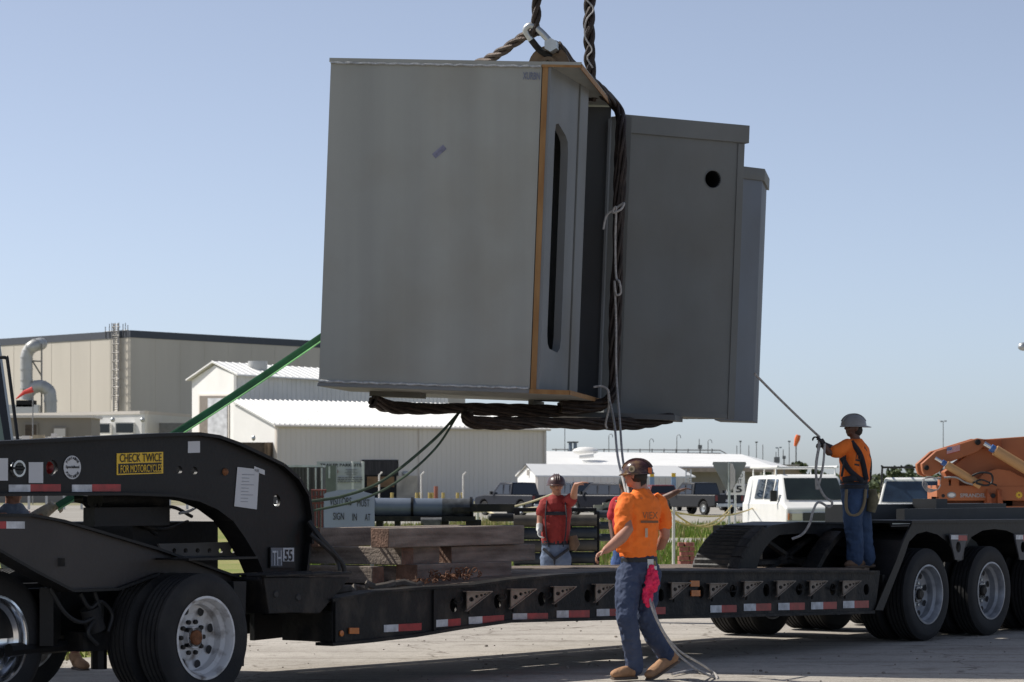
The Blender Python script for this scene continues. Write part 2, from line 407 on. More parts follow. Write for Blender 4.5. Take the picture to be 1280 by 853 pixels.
# caged ladder with mast clutter on the left wall
lm = mat('ladder_steel', (.3, .29, .28), .5, .4)
def lw(px, z, off=.5):
    d = Vector((-math.sin(R(43.5)), math.cos(R(43.5)))); t = (px-640)/F
    k = (t*c0.y-c0.x)/(d.x-t*d.y); q = c0.xy+d*k
    return Vector((q.x, q.y-off, z))
ld = MB()
zz = lambda y: EYE-(y-608)/F*401
for px in (143.0, 148.5): ld.tube([lw(px, zz(514), .6), lw(px, zz(404), .6)], .13, 6)
for i in range(40): ld.tube([lw(143, zz(514)+i*.31, .6), lw(148.5, zz(514)+i*.31, .6)], .07, 4)
for i in range(9):
    z = zz(495)+i*1.2; ld.tube([lw(141.5, z, .3), lw(141.5, z, 1.5), lw(150.5, z, 1.5), lw(150.5, z, .3)], .06, 4)
for px in (141.5, 146, 150.5): ld.tube([lw(px, zz(500), 1.5), lw(px, zz(404), 1.5)], .05, 4)
ld.build('ladder', lm, W)
an = MB()
for px, t in ((132, 407), (137, 404), (140, 403), (154, 405), (157, 404), (160, 407)): an.tube([lw(px, zz(421), .2), lw(px, zz(t), .2)], .06, 5)
an.tube([lw(131, zz(413), .2), lw(160, zz(413), .2)], .04, 4)
an.build('railing', lm, W)

# big elbow duct
ducm = mat('light_duct_metal', (.5, .5, .48), .5, .3, .12, .5)
D = thing('exhaust_duct', lw(45, 0, 3), 'pale steel exhaust duct with two elbows against the beige warehouse', 'duct')
dY = 391
def dp(x, y, o=0): return P(x, y, dY-o)
p_ = cr([dp(33, 487), dp(33, 470), dp(33, 448), dp(36, 438), dp(43, 432), dp(52, 430, -3)], 6)
mb = MB().tube(p_, .82, 16)
for i in range(0, len(p_)-1, 4): mb.tube([p_[i], p_[i].lerp(p_[i+1], .5)], .9, 16)
mb.build('duct_elbow', ducm, D)
p_ = cr([dp(33, 500), dp(34, 494), dp(40, 486), dp(50, 483), (dp(60, 488)), dp(63, 500), dp(63, 560)], 6)
mb = MB().tube(p_, .85, 16)
for i in range(0, len(p_)-1, 5): mb.tube([p_[i], p_[i].lerp(p_[i+1], .4)], .93, 16)
mb.build('duct_elbow', ducm, D)
mb = MB()
for a, b in (((26, 451), (53, 452)), ((26, 478), (53, 479)), ((41, 452), (52, 470)), ((41, 490), (41, 555)), ((52, 430), (52, 520))): mb.tube([dp(*a), dp(*b, -1)], .12, 5)
mb.build('support_frame', lm, D)
MB().box(dp(33, 505), (2.4, 2.4, .9)).build('fan_housing', dark, D)
MB().box(dp(30, 512), (4.2, 2.4, 1.2)).build('duct_base', whitec, D)
# red windsock-like streamer near duct
ws = MB().tube([P(41, 487, 250), P(30, 491, 250), P(20, 499, 250)], [.26, .17, .05], 8)
t = thing('red_windsock', (P(41, 608, 250).x, 250, 0), 'red windsock on a thin pole in front of the exhaust duct', 'windsock')
ws.build('sock', mat('red_cloth', (.7, .06, .05), .7), t)
MB().tube([P(41, 631, 250), P(41, 486, 250)], .05, 6).build('pole', lm, t)

# low white building in front
Lw = thing('low_white_building', (P(181, 608, 330).x, 330, 0), 'low white flat-roofed building with two dark windows below the warehouse', 'building')
cA = P(181, 515, 330); sc = 330/F
l1 = (P(-80, 515, 350).x, 350); r1 = (P(260, 515, 352).x, 352)
mb = MB(); wallquad(mb, cA.xy, l1, 0, cA.z, .4); wallquad(mb, cA.xy, r1, 0, cA.z, .4)
mb.prism([(cA.x, cA.y+.5, cA.z-.4), (l1[0], l1[1], cA.z-.4), (l1[0]+10, 372, cA.z-.4), (r1[0], r1[1], cA.z-.4)], (0, 0, .2))
mb.build('wall', whitec, Lw)
mb = MB(); wallquad(mb, cA.xy+Vector((0, -.12)), (l1[0], l1[1]-.12), cA.z-.25, cA.z+.12, .6); wallquad(mb, cA.xy+Vector((0, -.12)), (r1[0], r1[1]-.12), cA.z-.25, cA.z+.12, .6); mb.build('roof_edge', greyc, Lw)
def win(x0, x1, y0, y1, Y, par, m, fr=whitec, name='window', fw=.12):
    a = P(x0, y1, Y); b = P(x1, y0, Y); f = MB().box(((a.x+b.x)/2, Y-.08, (a.z+b.z)/2), (b.x-a.x+2*fw, .3, b.z-a.z+2*fw)).build(name, fr, par)
    MB().box(((a.x+b.x)/2, Y-.2, (a.z+b.z)/2), (b.x-a.x, .12, b.z-a.z)).build('pane', m, f)
win(122, 137, 530.5, 541, 333, Lw, M['glass']); win(145.5, 167, 529.5, 541, 331, Lw, M['glass'])
win(198, 232, 529, 546, 335, Lw, mat('grey_louvre', (.25, .25, .25), .6))
for x in (141, 178): MB().ball(P(x, 525, 329.5), .28, 8).build('wall_lamp', M['galv'], Lw)
# low tan building nearer
T = thing('low_tan_building', (P(50, 608, 280).x, 280, 0), 'low tan flat-roofed building with brown door in front of the duct', 'building')
tan = mat('tan_render', (.3, .265, .22), .8, 0, .08, .3)
a = P(-120, 521, 280); b = P(114, 521, 280)
MB().box(((a.x+b.x)/2, 283, a.z/2), (b.x-a.x, 6, a.z)).build('wall', tan, T)
MB().box(((a.x+b.x)/2, 282.9, a.z), (b.x-a.x+.5, 6.5, .25)).build('roof', greyc, T)
win(32, 46, 531, 570, 280, T, browndoor, tan, 'door'); win(68, 82, 536, 548, 280, T, greyc, tan, 'vent')
win(-15, 5, 533, 545, 280, T, M['glass'], tan)
# pipework clutter seen above the gooseneck
U = thing('rooftop_pipework', (P(60, 608, 200).x, 200, 0), 'long run of pale pipes and boxes behind the black gooseneck', 'pipework')
mb = MB(); mb.tube([P(-40, 548, 200), P(235, 549, 200)], .12, 6); mb.tube([P(-40, 552, 200), P(235, 551.5, 200)], .14, 6)
for x in range(-30, 235, 22): mb.tube([P(x, 546, 200), P(x, 640, 200)], .09, 5)
mb.build('pipe_run', ducm, U)
for x, w_, y0 in ((32, 10, 546), (48, 14, 545), (66, 6, 543), (85, 12, 547), (110, 8, 546), (130, 12, 547), (150, 9, 546), (196, 20, 546)):
    MB().box(P(x+random.uniform(-2, 2), y0+4, 199.4), (w_/18, .5, .55)).build('valve_box', random.choice([ducm, greyc, mat('beige_box', (.4, .33, .22), .7)]), U)

# gable building with lean-to
def Pz(px, py, Y): return P(px, py, Y)
Gb = thing('gable_shed', (P(295, 608, 313).x, 313, 0), 'tall white gable-ended metal shed with roller door and roof vent', 'building')
A = P(295, 469, 313); B = P(240, 475, 327); Bp = P(268, 457, 320); Cr = P(560, 476, 352)
ad = (B-A); ad.z = 0; nrm = Vector((0, 1, 0)); long = (Cr-A); long.z = 0
# gable wall
mb = MB(); mb.prism([Vector((A.x, A.y, 0)), A, Bp, B, Vector((B.x, B.y, 0))], long.normalized()*.3); mb.build('gable_wall', whitec, Gb)
mb = MB(); wallquad(mb, A.xy, (A.xy+long.xy), 0, A.z, .3, .9, .05); mb.build('side_wall', whitec, Gb)
rg = Bp+long
mb = MB(); ov = -long.normalized()*.5
o1 = A+ov+Vector((.5, -.5, -.1)); o2 = Bp+ov+Vector((0, 0, .3)); o3 = B+ov+Vector((-.5, .5, -.1))
mb.prism([o1, o2, o2+long, o1+long], (0, 0, .15)); mb.prism([o3, o2, o2+long, o3+long], (0, 0, .15))
for i in range(34):
    f = long*(i/34); mb.tube([o1+f+Vector((0,0,.18)), o2+f+Vector((0,0,.18))], .05, 4)
mb.build('roof', whiter, Gb)
def gwin(x0, x1, y0, y1, name, m, par, th=.12, off=.1):
    # on gable wall plane from A to B
    def q(px, py):
        t = (px-640)/F; d = ad.normalized(); k = (t*A.y-A.x)/(d.x-t*d.y); p = A.xy+d.xy*k
        return Vector((p.x, p.y, EYE-(py-608)/F*p.y))
    n_ = Vector((-ad.y, ad.x, 0)).normalized()
    if n_.y > 0: n_ = -n_
    return MB().prism([q(x0, y1)+n_*off, q(x1, y1)+n_*off, q(x1, y0)+n_*off, q(x0, y0)+n_*off], n_*th).build(name, m, par)
gwin(249, 287, 493, 560, 'door_frame', greyc, Gb, .1, .02)
dr = gwin(251, 286, 495, 560, 'roller_door', mat('shaded_door_brown', (.2, .17, .14), .6), Gb, .1, .06)  # brown paints the shaded part of the door opening
gwin(262, 286, 498, 560, 'lit_door_part', mat('sunlit_door_white', (.5, .51, .53), .5, 0, .25, .6, streak=(1, 1, 3)), dr, .1, .12)  # paler patch paints the sunlit part of the door
MB().lathe(P(322, 458, 322)-Vector((0,0,.2)), (0,0,1), [(0, .75), (1.1, .75), (1.1, 0), (.9, -.8)], 14).build('roof_vent', ducm, Gb)

Ln = thing('long_white_warehouse', (P(345, 608, 300).x, 300, 0), 'long pale metal warehouse with white ribbed roof and dark open doorway', 'building')
A = P(345, 532, 300); E = P(683, 537, 321); Bk = P(292, 505, 309)
d = (E-A); d.z = 0
mb = MB(); wallquad(mb, A.xy, E.xy, 0, A.z, .3, .62, .028); mb.build('side_wall', greyc, Ln)
mb = MB(); ee = Vector((E.x, E.y, 0)); back = (Bk-A); back.z = 0
mb.prism([Vector((A.x, A.y, 0)), A, Bk, Vector((Bk.x, Bk.y, 0))], d.normalized()*.3)
mb.build('end_wall', whitec, Ln); MB().prism([ee, ee+Vector((0,0,A.z)), ee+back+Vector((0,0,Bk.z)), ee+back], -d.normalized()*.3).build('end_wall', whitec, Ln)
mb = MB(); o1 = A-back.normalized()*.4-d.normalized()*.4+Vector((0,0,-.05)); o2 = Bk-d.normalized()*.4+Vector((0,0,.3))
mb.prism([o1, o2, o2+d*1.02, o1+d*1.02], (0,0,.15))
for i in range(58): f = d*(1.02*i/58); mb.tube([o1+f+Vector((0,0,.2)), o2+f+Vector((0,0,.2))], .09, 4)
mb.build('roof', whiter, Ln)
mb = MB(); mb.tube([o1+Vector((0,-.1,0)), o1+d*1.02+Vector((0,-.1,0))], .13, 6)
for px in (347, 519, 681):
    k = (px-345)/338; q = A.xy+(d*k).xy; mb.tube([(q.x, q.y-.2, A.z), (q.x, q.y-.2, 0)], .1, 6)
mb.build('gutter', greyc, Ln)
def onlong(px, py, off=.3):
    t = (px-640)/F; dd = d.normalized(); k = (t*A.y-A.x)/(dd.x-t*dd.y); p = A.xy+dd.xy*k
    return Vector((p.x, p.y-off, EYE-(py-608)/F*p.y))
def lpatch(x0, x1, y0, y1, name, m, par, off=.15, th=.1):
    return MB().prism([onlong(x0, y1, off), onlong(x1, y1, off), onlong(x1, y0, off), onlong(x0, y0, off)], (0, -th, 0)).build(name, m, par)
dd_ = lpatch(453, 498, 575, 632, 'doorway', dark, Ln)
lpatch(455, 496, 576, 594, 'rolled_curtain', mat('dark_curtain', (.05, .045, .045), .8, 0, .5, 3, streak=(4, 4, .2)), dd_, .3)
lpatch(459, 493, 596, 609, 'crate_stack', mat('tan_boards', (.26, .15, .07), .8, 0, .3, 1), dd_, .3)
lpatch(300, 345, 553, 600, 'side_door', browndoor, Ln, -1.0, .1)
MB().prism([A+Vector((-.6, .05, EYE-A.z+54*.0833)), A+Vector((-3.9, 1.6, EYE-A.z+55*.0833)), A+Vector((-3.9, 1.6, -A.z)), A+Vector((-.6, .05, -A.z))], (-.2, -.25, 0)).build('side_door', mat('slatted_brown_door', (.2, .14, .09), .7, 0, .4, 2, streak=(5, 5, .1)), Ln)
MB().ball(onlong(507, 592), (.45, .2, .25), 8).build('wall_lamp', M['galv'], Ln)
MB().box(onlong(509, 610, .6), (2.2, 1, 2.6)).build('meter_cabinet', mat('cream_cabinet', (.55, .48, .38), .6, 0, .3, .8), Ln)
MB().ball(onlong(318, 548, 1), (.2, .2, .3), 8).build('wall_lamp', M['galv'], Ln)

# white tents / hangars to the right
Tn = thing('white_gable_hut', (P(672, 608, 230).x, 230, 0), 'small white gabled hut with shallow roof behind the parked pickups', 'hut')
A = P(672, 596, 228); B = P(647, 596, 236); Ap = P(660, 583, 232); L_ = P(862, 590, 252)-P(672, 590, 228); L_.z = 0
mb = MB(); mb.prism([(A.x, A.y, 0), A, Ap, B, (B.x, B.y, 0)], L_.normalized()*.2); mb.build('gable_wall', whiter, Tn)
mb = MB(); wallquad(mb, A.xy, A.xy+L_.xy, 0, A.z, .2, 1.2, .04); mb.build('side_wall', greyc, Tn)
mb = MB(); o1 = A+Vector((-.2, -.3, 0)); o2 = Ap+Vector((-.2, 0, .1)); o3 = B+Vector((-.2, .2, 0))
mb.prism([o1, o2, o2+L_, o1+L_*1.06], (0, 0, .1)); mb.prism([o3, o2, o2+L_, o3+L_], (0, 0, .1)); mb.build('roof', whiter, Tn)
MB().box(Vector((B.x+.9, B.y-1.3, EYE-(612-608)/F*234)), (.35, .3, .55)).build('window', M['glass'], Tn)
MB().box(Vector((P(660, 600, 232).x, 231.5, P(0, 591, 232).z)), (.2, .3, .45)).build('vent', greyc, Tn)
# standing gear along that hut: two ladders and coolers
for i, (x, w_, hm) in enumerate(((815, 5, 'blue'), (842, 6, 'blue'))):
    o = thing('water_cooler_cage', (P(x, 608, 215).x, 215, 0), ('left', 'right')[i]+' one of two blue racks standing before the white hut', 'rack')
    MB().box(P(x, 608, 215)+Vector((0, 0, -.4)), (.34, .3, 2.2)).build('frame', mat('blue_rack', (.2, .3, .42), .6), o)
    MB().box(P(x, 594, 215), (.3, .3, .3)).build('top_cap', M['yellow'], o)
o = thing('step_ladder', (P(861, 608, 214).x, 214, 0), 'tall pale step ladder standing against the white hut', 'ladder')
mb = MB()
for x in (857.5, 863.5): mb.tube([P(x, 634, 214), P(x, 587, 214)], .05, 5)
for i in range(9): mb.tube([P(857.5, 630-i*5, 214), P(863.5, 630-i*5, 214)], .035, 4)
mb.build('rungs', M['galv'], o)

Hg = thing('white_roof_hangar', (P(820, 608, 345).x, 345, 0), 'wide beige hangar under a bright white hipped roof', 'hangar')
a = P(640, 586, 345); b = P(967, 586.5, 345); c = P(927, 571, 362); e = P(620, 566, 362)
MB().prism([a, b, c, e], (0, 0, .3)).prism([b, P(985, 586, 380), c], (0, 0, .3)).build('roof', whiter, Hg)
MB().box(((a.x+b.x)/2, 344.6, a.z-.15), (b.x-a.x, .3, .5)).build('fascia', mat('tan_fascia', (.4, .33, .27), .7), Hg)
mb = MB(); wallquad(mb, (a.x, 349), (P(950, 600, 349).x, 349), 0, a.z, .3, 1.2, .05); mb.build('wall', wl2, Hg)
mb = MB()
for x in (951, 966): mb.tube([(P(x, 600, 345.5).x, 345.5, 0), (P(x, 600, 345.5).x, 345.5, b.z)], .13, 6)
mb.build('post', whitec, Hg)
MB().ball(P(732, 564, 352), (1.6, 1.2, .5), 10).tube([P(724, 571, 350), P(742, 569, 350)], .3, 6).build('roof_vent', whitec, Hg)

# pipe rack lines behind the hangar
pr = thing('elevated_pipe_rack', (P(800, 608, 420).x, 420, 0), 'long thin elevated pipe rack running behind the white roofs', 'pipe rack')
mb = MB()
for y in (563, 567, 572): mb.tube([P(690, y-1, 420), P(900, y, 420), P(912, y+7, 420)], .09, 5)
for x in range(695, 905, 15): mb.tube([P(x, 561, 420), P(x, 620, 420)], .08, 4)
mb.build('pipes', mat('rack_steel', (.3, .3, .31), .6), pr)
polem = mat('pole_grey', (.2, .21, .22), .6)
def lamp(px, ytop, Y, kind, label, grp='distant light poles'):
    o = thing('light_pole', (P(px, 608, Y).x, Y, 0), label, 'light pole', grp)
    s_ = Y/F; top = P(px, ytop, Y)
    MB().tube([(top.x, Y, 0), top], [.5*s_*1.3, .35*s_*1.3], 6).build('pole', polem, o)
    if kind == 'hook':
        h = MB().tube(cr([top, top+Vector((1.5*s_, 0, 2*s_)), top+Vector((4*s_, 0, 1.5*s_)), top+Vector((5*s_, 0, -2*s_))], 4), .4*s_, 5); h.build('arm', polem, o)
    elif kind == 'twin':
        MB().box(top+Vector((-2.2*s_, 0, 0)), (3*s_, .5, 1.6*s_)).build('lamp_head', M['galv'], o); MB().box(top+Vector((2.6*s_, 0, .4*s_)), (3*s_, .5, 1.6*s_)).build('lamp_head', M['galv'], o)
    elif kind == 'top':
        MB().box(top, (3.2*s_, .6, 1.6*s_)).build('lamp_head', polem, o)
for px, yt, Y, k, lb in ((706, 536, 380, 'none', 'tallest thin bare pole left of the long ropes beyond the white roof'),
    (761, 545, 400, 'hook', 'thin hooked light pole just left of the hanging rope'), (812, 551, 430, 'hook', 'thin hooked light pole over the white roof, first right of the ropes'),
    (846, 546, 430, 'hook', 'thin hooked light pole over the middle of the white roof'), (885, 552, 430, 'hook', 'thin hooked light pole right of the dark rooftop box'),
    (921, 557, 500, 'none', 'dark bare post, leftmost of three over the hangar end'), (925.5, 552, 520, 'top', 'light pole beside the leftmost bare dark post'),
    (936, 557, 500, 'none', 'dark bare post, middle of three past the hangar end'), (945.5, 553, 520, 'top', 'light pole between two bare dark posts past the hangar'),
    (953.5, 556, 500, 'none', 'dark bare post, rightmost of three past the hangar end'), (973, 560, 600, 'twin', 'low twin light pole left of the orange windsock'),
    (986.5, 552, 520, 'top', 'light pole immediately left of the orange windsock')):
    lamp(px, yt, Y, k, lb)
lamp(1179, 527, 300, 'twin', 'tall twin-headed white floodlight pole above the orange boom tip', 'floodlight poles')
o = thing('light_pole', (P(1283, 608, 200).x, 200, 0), 'floodlight pole at the right edge with one pale lamp head in the sky', 'light pole')
MB().tube([(P(1286, 608, 200).x, 200, 0), P(1286, 433, 200)], .1, 6).build('pole', polem, o)
MB().ball(P(1279, 433.5, 200), (.38, .3, .3), 10).build('lamp_head', M['galv'], o)
MB().tube([P(1279, 436, 200), P(1286, 438, 200)], .07, 5).build('arm', polem, o)
o = thing('orange_windsock', (P(995, 608, 500).x, 500, 0), 'orange and white windsock hanging on a pole beyond the white van', 'windsock')
MB().tube([(P(995, 608, 500).x, 500, 0), P(995, 547, 500)], .12, 6).build('pole', polem, o)
MB().tube([P(998, 544, 499.5), P(996.5, 549, 499.5), P(994, 558, 499.5)], [.4, .5, .25], 8).build('sock', mat('orange_sock', (.8, .17, .04), .7), o)
for x, y, s_, lb in ((875, 559, 5, 'dark box cabinet on a mast above the white hangar roof'), (971, 575, 7, 'grey cabinet on a stand right of the hangar roof'), (980, 572, 4, 'narrow grey cabinet left of the orange windsock')):
    o = thing('equipment_mast', (P(x, 608, 410).x, 410, 0), lb, 'mast')
    MB().box(P(x, y, 410), (s_*.114, .5, s_*.114)).build('cabinet', polem, o)
    MB().tube([(P(x, 0, 410).x, 410, 0), P(x, y, 410)], .1, 5).tube([P(x-1, y-10, 410), P(x-1, y, 410)], .06, 4).build('mast', polem, o)
for i, x in enumerate((713, 719)):
    o = thing('vent_stack', (P(x, 608, 400).x, 400, 0), ('left', 'right')[i]+' one of two blue-grey vent stacks over the white roof', 'stack', 'twin vent stacks')
    MB().tube([(P(x, 0, 400).x, 400, 0), P(x, 553, 400)], .25, 8).build('pipe', mat('stack_blue', (.2, .25, .32), .6), o)
    MB().box(P(x, 553, 400), (.9, .5, .2)).build('cap', polem, o)
o = thing('tan_blockhouse', (P(985, 608, 480).x, 480, 0), 'low tan flat building between the hangar and far trees', 'building')
a = P(968, 582, 480); b = P(1002, 582, 480)
MB().box(((a.x+b.x)/2, 482, a.z/2), (b.x-a.x, 5, a.z)).build('wall', mat('brown_render', (.33, .26, .18), .8), o)
MB().box(((a.x+b.x)/2, 481.8, a.z), (b.x-a.x+.6, 5.6, .3)).build('roof', wl2, o)

# ------------------------------------------------------------ far tree line
fol = [mat('foliage_dark', (.035, .055, .02), .8, 0, .3, .2), mat('foliage_mid', (.06, .085, .03), .8, 0, .3, .2), mat('foliage_light', (.09, .11, .045), .8, 0, .3, .2)]
bark = mat('bark', (.08, .06, .045), .9)
tr = MB()
for i in range(9000):
    y = random.uniform(520, 640); px = random.uniform(930, 1400); x = (px-640)/F*y
    top = 3.6+1.6*noise.noise(Vector((x*.12, 3.1, y*.02)))+1.1*noise.noise(Vector((x*.5, 9, 0)))
    z = random.uniform(0, 1)**.7*max(1.5, top); a = random.uniform(0, 6.28); r = random.uniform(.25, .6)
    u = Vector((math.cos(a)*r, .2, math.sin(a)*r)); v = Vector((-math.sin(a)*r*.7, .3, math.cos(a)*r*.7)); c = Vector((x, y, z))
    tr.add([c-u, c+v, c+u, c-v], [(0, 1, 2, 3)], m=random.choice((0, 0, 1, 1, 2)))
tag(tr.build('distant_woodland', fol), 'far low line of dark green trees along the horizon', 'trees', kind='stuff')
def tree(px, ytop, Y, wpx, label):
    o = thing('tree', (P(px, 608, Y).x, Y, 0), label, 'tree', 'taller trees in the far tree line')
    s_ = Y/F; top = P(px, ytop, Y)
    MB().tube([(top.x, Y, 0), (top.x+.1, Y, top.z*.5), (top.x, Y, top.z*.85)], [.25, .18, .06], 6).build('trunk', bark, o)
    c = MB()
    for cx in range(9):
        cc = Vector((top.x+random.gauss(0, wpx*s_*.28), Y+random.gauss(0, 1), top.z*random.uniform(.55, .85)))
        for i in range(60):
            q = cc+Vector([random.gauss(0, .35)*wpx*s_*.35 for _ in range(3)]); r = random.uniform(.15, .4); a = random.uniform(0, 6.28)
            u = Vector((math.cos(a)*r, .1, math.sin(a)*r)); v = Vector((-math.sin(a)*r*.7, .2, math.cos(a)*r*.7))
            c.add([q-u, q+v, q+u, q-v], [(0, 1, 2, 3)], m=random.choice((0, 1, 1, 2)))
    c.build('crown', fol, o)
tree(1002, 575, 480, 16, 'rounded dark tree right of the orange windsock'); tree(1137, 578, 500, 10, 'spiky dark tree top between worker and orange boom')
tree(1120, 582, 510, 14, 'low bushy tree above the white truck roof'); tree(1020, 586, 500, 18, 'broad low tree behind the right hand worker'); tree(958, 583, 500, 12, 'low dark tree top at the end of the hangar')

# ------------------------------------------------------------ trailer frame of reference
TO = Vector((-2.27, 21.3, 0)); TU = Vector((.609, .793, 0)).normalized(); TB = Vector((-TU.y, TU.x, 0)); UP = Vector((0, 0, 1))
def TW(s, w_, z): return TO+TU*s+TB*w_+UP*z
def SZ(px, py, w_=0):
    t = (px-640)/F; o = TO+TB*w_
    s = (t*o.y-o.x)/(TU.x-t*TU.y); Y = o.y+TU.y*s
    return s, EYE-(py-608)/F*Y
def TP(px, py, w_=0): s, z = SZ(px, py, w_); return TW(s, w_, z)
def tplate(name, outer, holes, w0, th, m, par, bev=0, label=None):
    """plate in the trailer's side plane: outline in photo pixels on plane w0, thickness th away from the viewer"""
    O = TW(0, w0+th, 0)
    return plate(name, [SZ(x, y, w0) for x, y in outer], [[SZ(x, y, w0) for x, y in h] for h in holes], th, TW(0, w0, 0), TU, UP, m, par, bev, label)
def ell(cx, cy, rx, ry, n=16): return [(cx+rx*math.cos(2*math.pi*i/n), cy+ry*math.sin(2*math.pi*i/n)) for i in range(n)]
def strip_along(mb, pts, w0, w1, t, up=True):
    """plate sweeping along px polyline between w0 and w1, t thick"""
    q = [SZ(x, y, w0) for x, y in pts]
    for (s0, z0), (s1, z1) in zip(q, q[1:]):
        d = Vector((s1-s0, z1-z0)); nn = Vector((-d.y, d.x)).normalized()*t
        if (nn.y < 0) == up: nn = -nn
        mb.add([TW(s0, w0, z0), TW(s1, w0, z1), TW(s1, w1, z1), TW(s0, w1, z0), TW(s0+nn.x, w0, z0+nn.y), TW(s1+nn.x, w0, z1+nn.y), TW(s1+nn.x, w1, z1+nn.y), TW(s0+nn.x, w1, z0+nn.y)],
               [(0,3,2,1), (4,5,6,7), (0,1,5,4), (1,2,6,5), (2,3,7,6), (3,0,4,7)])
    return mb
NV = -TB  # towards the viewer

# wheels
def tyre_mesh(r, wd, c, m):
    h = wd; prof = [(r*.60, .012), (r*.63, -.004), (r*.72, -.012), (r*.86, -.014), (r*.93, -.006), (r*.975, .012)]
    k = 5; tw = (h-.03)/k
    for i in range(k):
        a = .016+i*tw; prof += [(r, a+.002), (r, a+tw-.016), (r*.966, a+tw-.013), (r*.966, a+tw-.002)]
    prof += [(r*.975, h-.012), (r*.93, h+.006), (r*.86, h+.012), (r*.72, h+.012), (r*.60, h-.012), (r*.60, .012)]
    return MB().lathe(c, TB, prof, 56)
def wheel(s, w_, r, wd, par, rimm, deep=True, rub=None, face=True):
    c = TW(s, w_, r)
    tm = tyre_mesh(r, wd, c, 0).build('wheel', rub or M['rubber'], par)
    R_ = r*.62
    d = .15 if deep else .05
    pr = [(R_*1.02, .0), (R_*1.05, -.012), (R_*.99, -.014), (R_*.95, .01), (R_*.93, d*.35), (R_*.84, d*.5), (R_*.82, d*.9), (R_*.6, d+.01), (R_*.5, d-.005), (R_*.28, d-.005), (R_*.27, d-.05), (0.0, d-.05)]
    rm = MB().lathe(c, TB, pr, 48)
    rim = rm.build('rim', rimm, tm)
    if face:
        hb = MB().lathe(c, TB, [(R_*.19, d), (R_*.19, d-.07), (R_*.14, d-.085), (0.001, d-.085)], 16); hb.build('hub', M['rust'] if rimm is M['rimwhite'] else M['blackdirt'], tm)
        nb = MB()
        for i in range(10):
            a = i*math.pi/5; q = c+(TU*math.cos(a)+UP*math.sin(a))*R_*.4
            nb.lathe(q, TB, [(.017, d), (.017, d-.03), (.001, d-.032)], 6)
        nb.build('wheel_nuts', M['galv'] if rimm is not M['rimwhite'] else M['blackdirt'], tm)
        hl = MB()
        for i in range(8):
            a = i*math.pi/4+.3; q = c+(TU*math.cos(a)+UP*math.sin(a))*R_*.71
            hl.lathe(q, TB, [(.034, d-.012), (.001, d-.013)], 10)
        hl.build('hand_hole', M['ink'], tm)
    return tm

# ============================================================ LOWBOY TRAILER
TR = thing('lowboy_trailer', tuple(TW(5, 1.3, 0)), 'long black lowboy trailer with arched gooseneck, low plank deck and dual rear wheels', 'trailer')
NW = .55
top_e = [(-160, 566), (0, 556), (100, 551), (200, 546), (250, 544.5), (275, 548), (300, 557), (328, 570), (355, 583), (374, 600), (386, 620), (390, 645), (390, 680), (386, 716)]
bot_e = [(332, 716), (324, 697), (308, 670), (293, 649), (273, 634), (250, 624), (218, 618), (160, 616), (0, 617), (-160, 617)]
holes = [ell(65, 585, 7.5, 10), ell(224, 587.5, 4, 5), ell(243, 588.5, 4, 5), ell(346, 626, 4.5, 8), ell(22, 586, 9, 11.5)]
neck = tplate('neck_beam', top_e+bot_e, holes, NW, .03, M['black'], TR)
tplate('neck_beam', top_e+bot_e, holes, NW+1.35, .03, M['black'], TR)
mb = MB(); strip_along(mb, top_e, NW-.06, NW+.16, .025); strip_along(mb, bot_e, NW-.05, NW+.16, .02, False)
strip_along(mb, top_e[2:], NW+1.28, NW+1.45, .025); mb.build('neck_flange', M['black'], neck)
mb = MB()
for a, b in (((-160, 575), (300, 570)),):
    q0 = SZ(-160, 580, NW+.1); q1 = SZ(262, 575, NW+.1)
    mb.obox(TW(q0[0], NW+.1, q0[1]-.12), TU*(q1[0]-q0[0]), TB*1.25, UP*.03)
for s in (-3.6, -2.6, -1.6, -.6, .5): mb.obox(TW(s, NW+.03, 1.6), TU*.02, TB*1.33, UP*.22)
mb.build('neck_cross_member', M['black'], TR)
# black hydraulic boxes, also added as darkness inside the neck : tank, hoses, cross tube
mb = MB()
mb.obox(TW(.3, 1.05, .72), TU*.95, TB*.9, UP*.6)
mb.obox(TW(.1, .95, 1.36), TU*.5, TB*.25, UP*.2); mb.obox(TW(-.35, .8, 1.3), TU*.8, TB*.12, UP*.14)
mb.build('hydraulic_bay', M['black'], TR)
MB().tube([TW(-.15, 1.0, 1.5), TW(.55, 1.0, 1.5)], .085, 14).build('air_tank', M['blackdirt'], TR)
MB().tube(cr([TP(224, 642, .9), TP(237, 639, .9), TP(250, 632, .9), TP(263, 630, .9)], 5), .011, 6).build('hose', M['reflwhite'], TR)
hl = [ell(x, 688.5, 2.6, 3.2, 10) for x in (218, 232, 247, 262, 276, 291, 305)]
tplate('perforated_bar', [(198, 680), (312, 677), (318, 700), (212, 701)], hl, .78, .02, mat('grey_brown_steel', (.085, .078, .07), .6, 0, .3), TR)
for k_, (pts, mm) in enumerate((([(120, 632), (150, 645), (185, 640), (215, 634), (240, 646)], 'ink'), ([(150, 626), (175, 655), (205, 662), (235, 652)], 'blackdirt'), ([(104, 628), (115, 638), (130, 634), (170, 650), (196, 668)], 'ink'), ([(196, 640), (203, 660), (202, 672)], 'reflwhite'), ([(306, 655), (302, 664), (306, 674)], 'green'))):
    MB().tube(cr([TP(x, y, .98+.03*k_) for x, y in pts], 6), .014, 7).build('hose', M[mm], TR)
# arch seen through from the far side
tplate('far_arch', [(104, 620), (125, 622), (165, 640), (188, 665), (200, 690), (184, 688), (170, 662), (150, 645), (118, 631), (104, 628)], [], 1.5, .1, M['blackdirt'], TR)
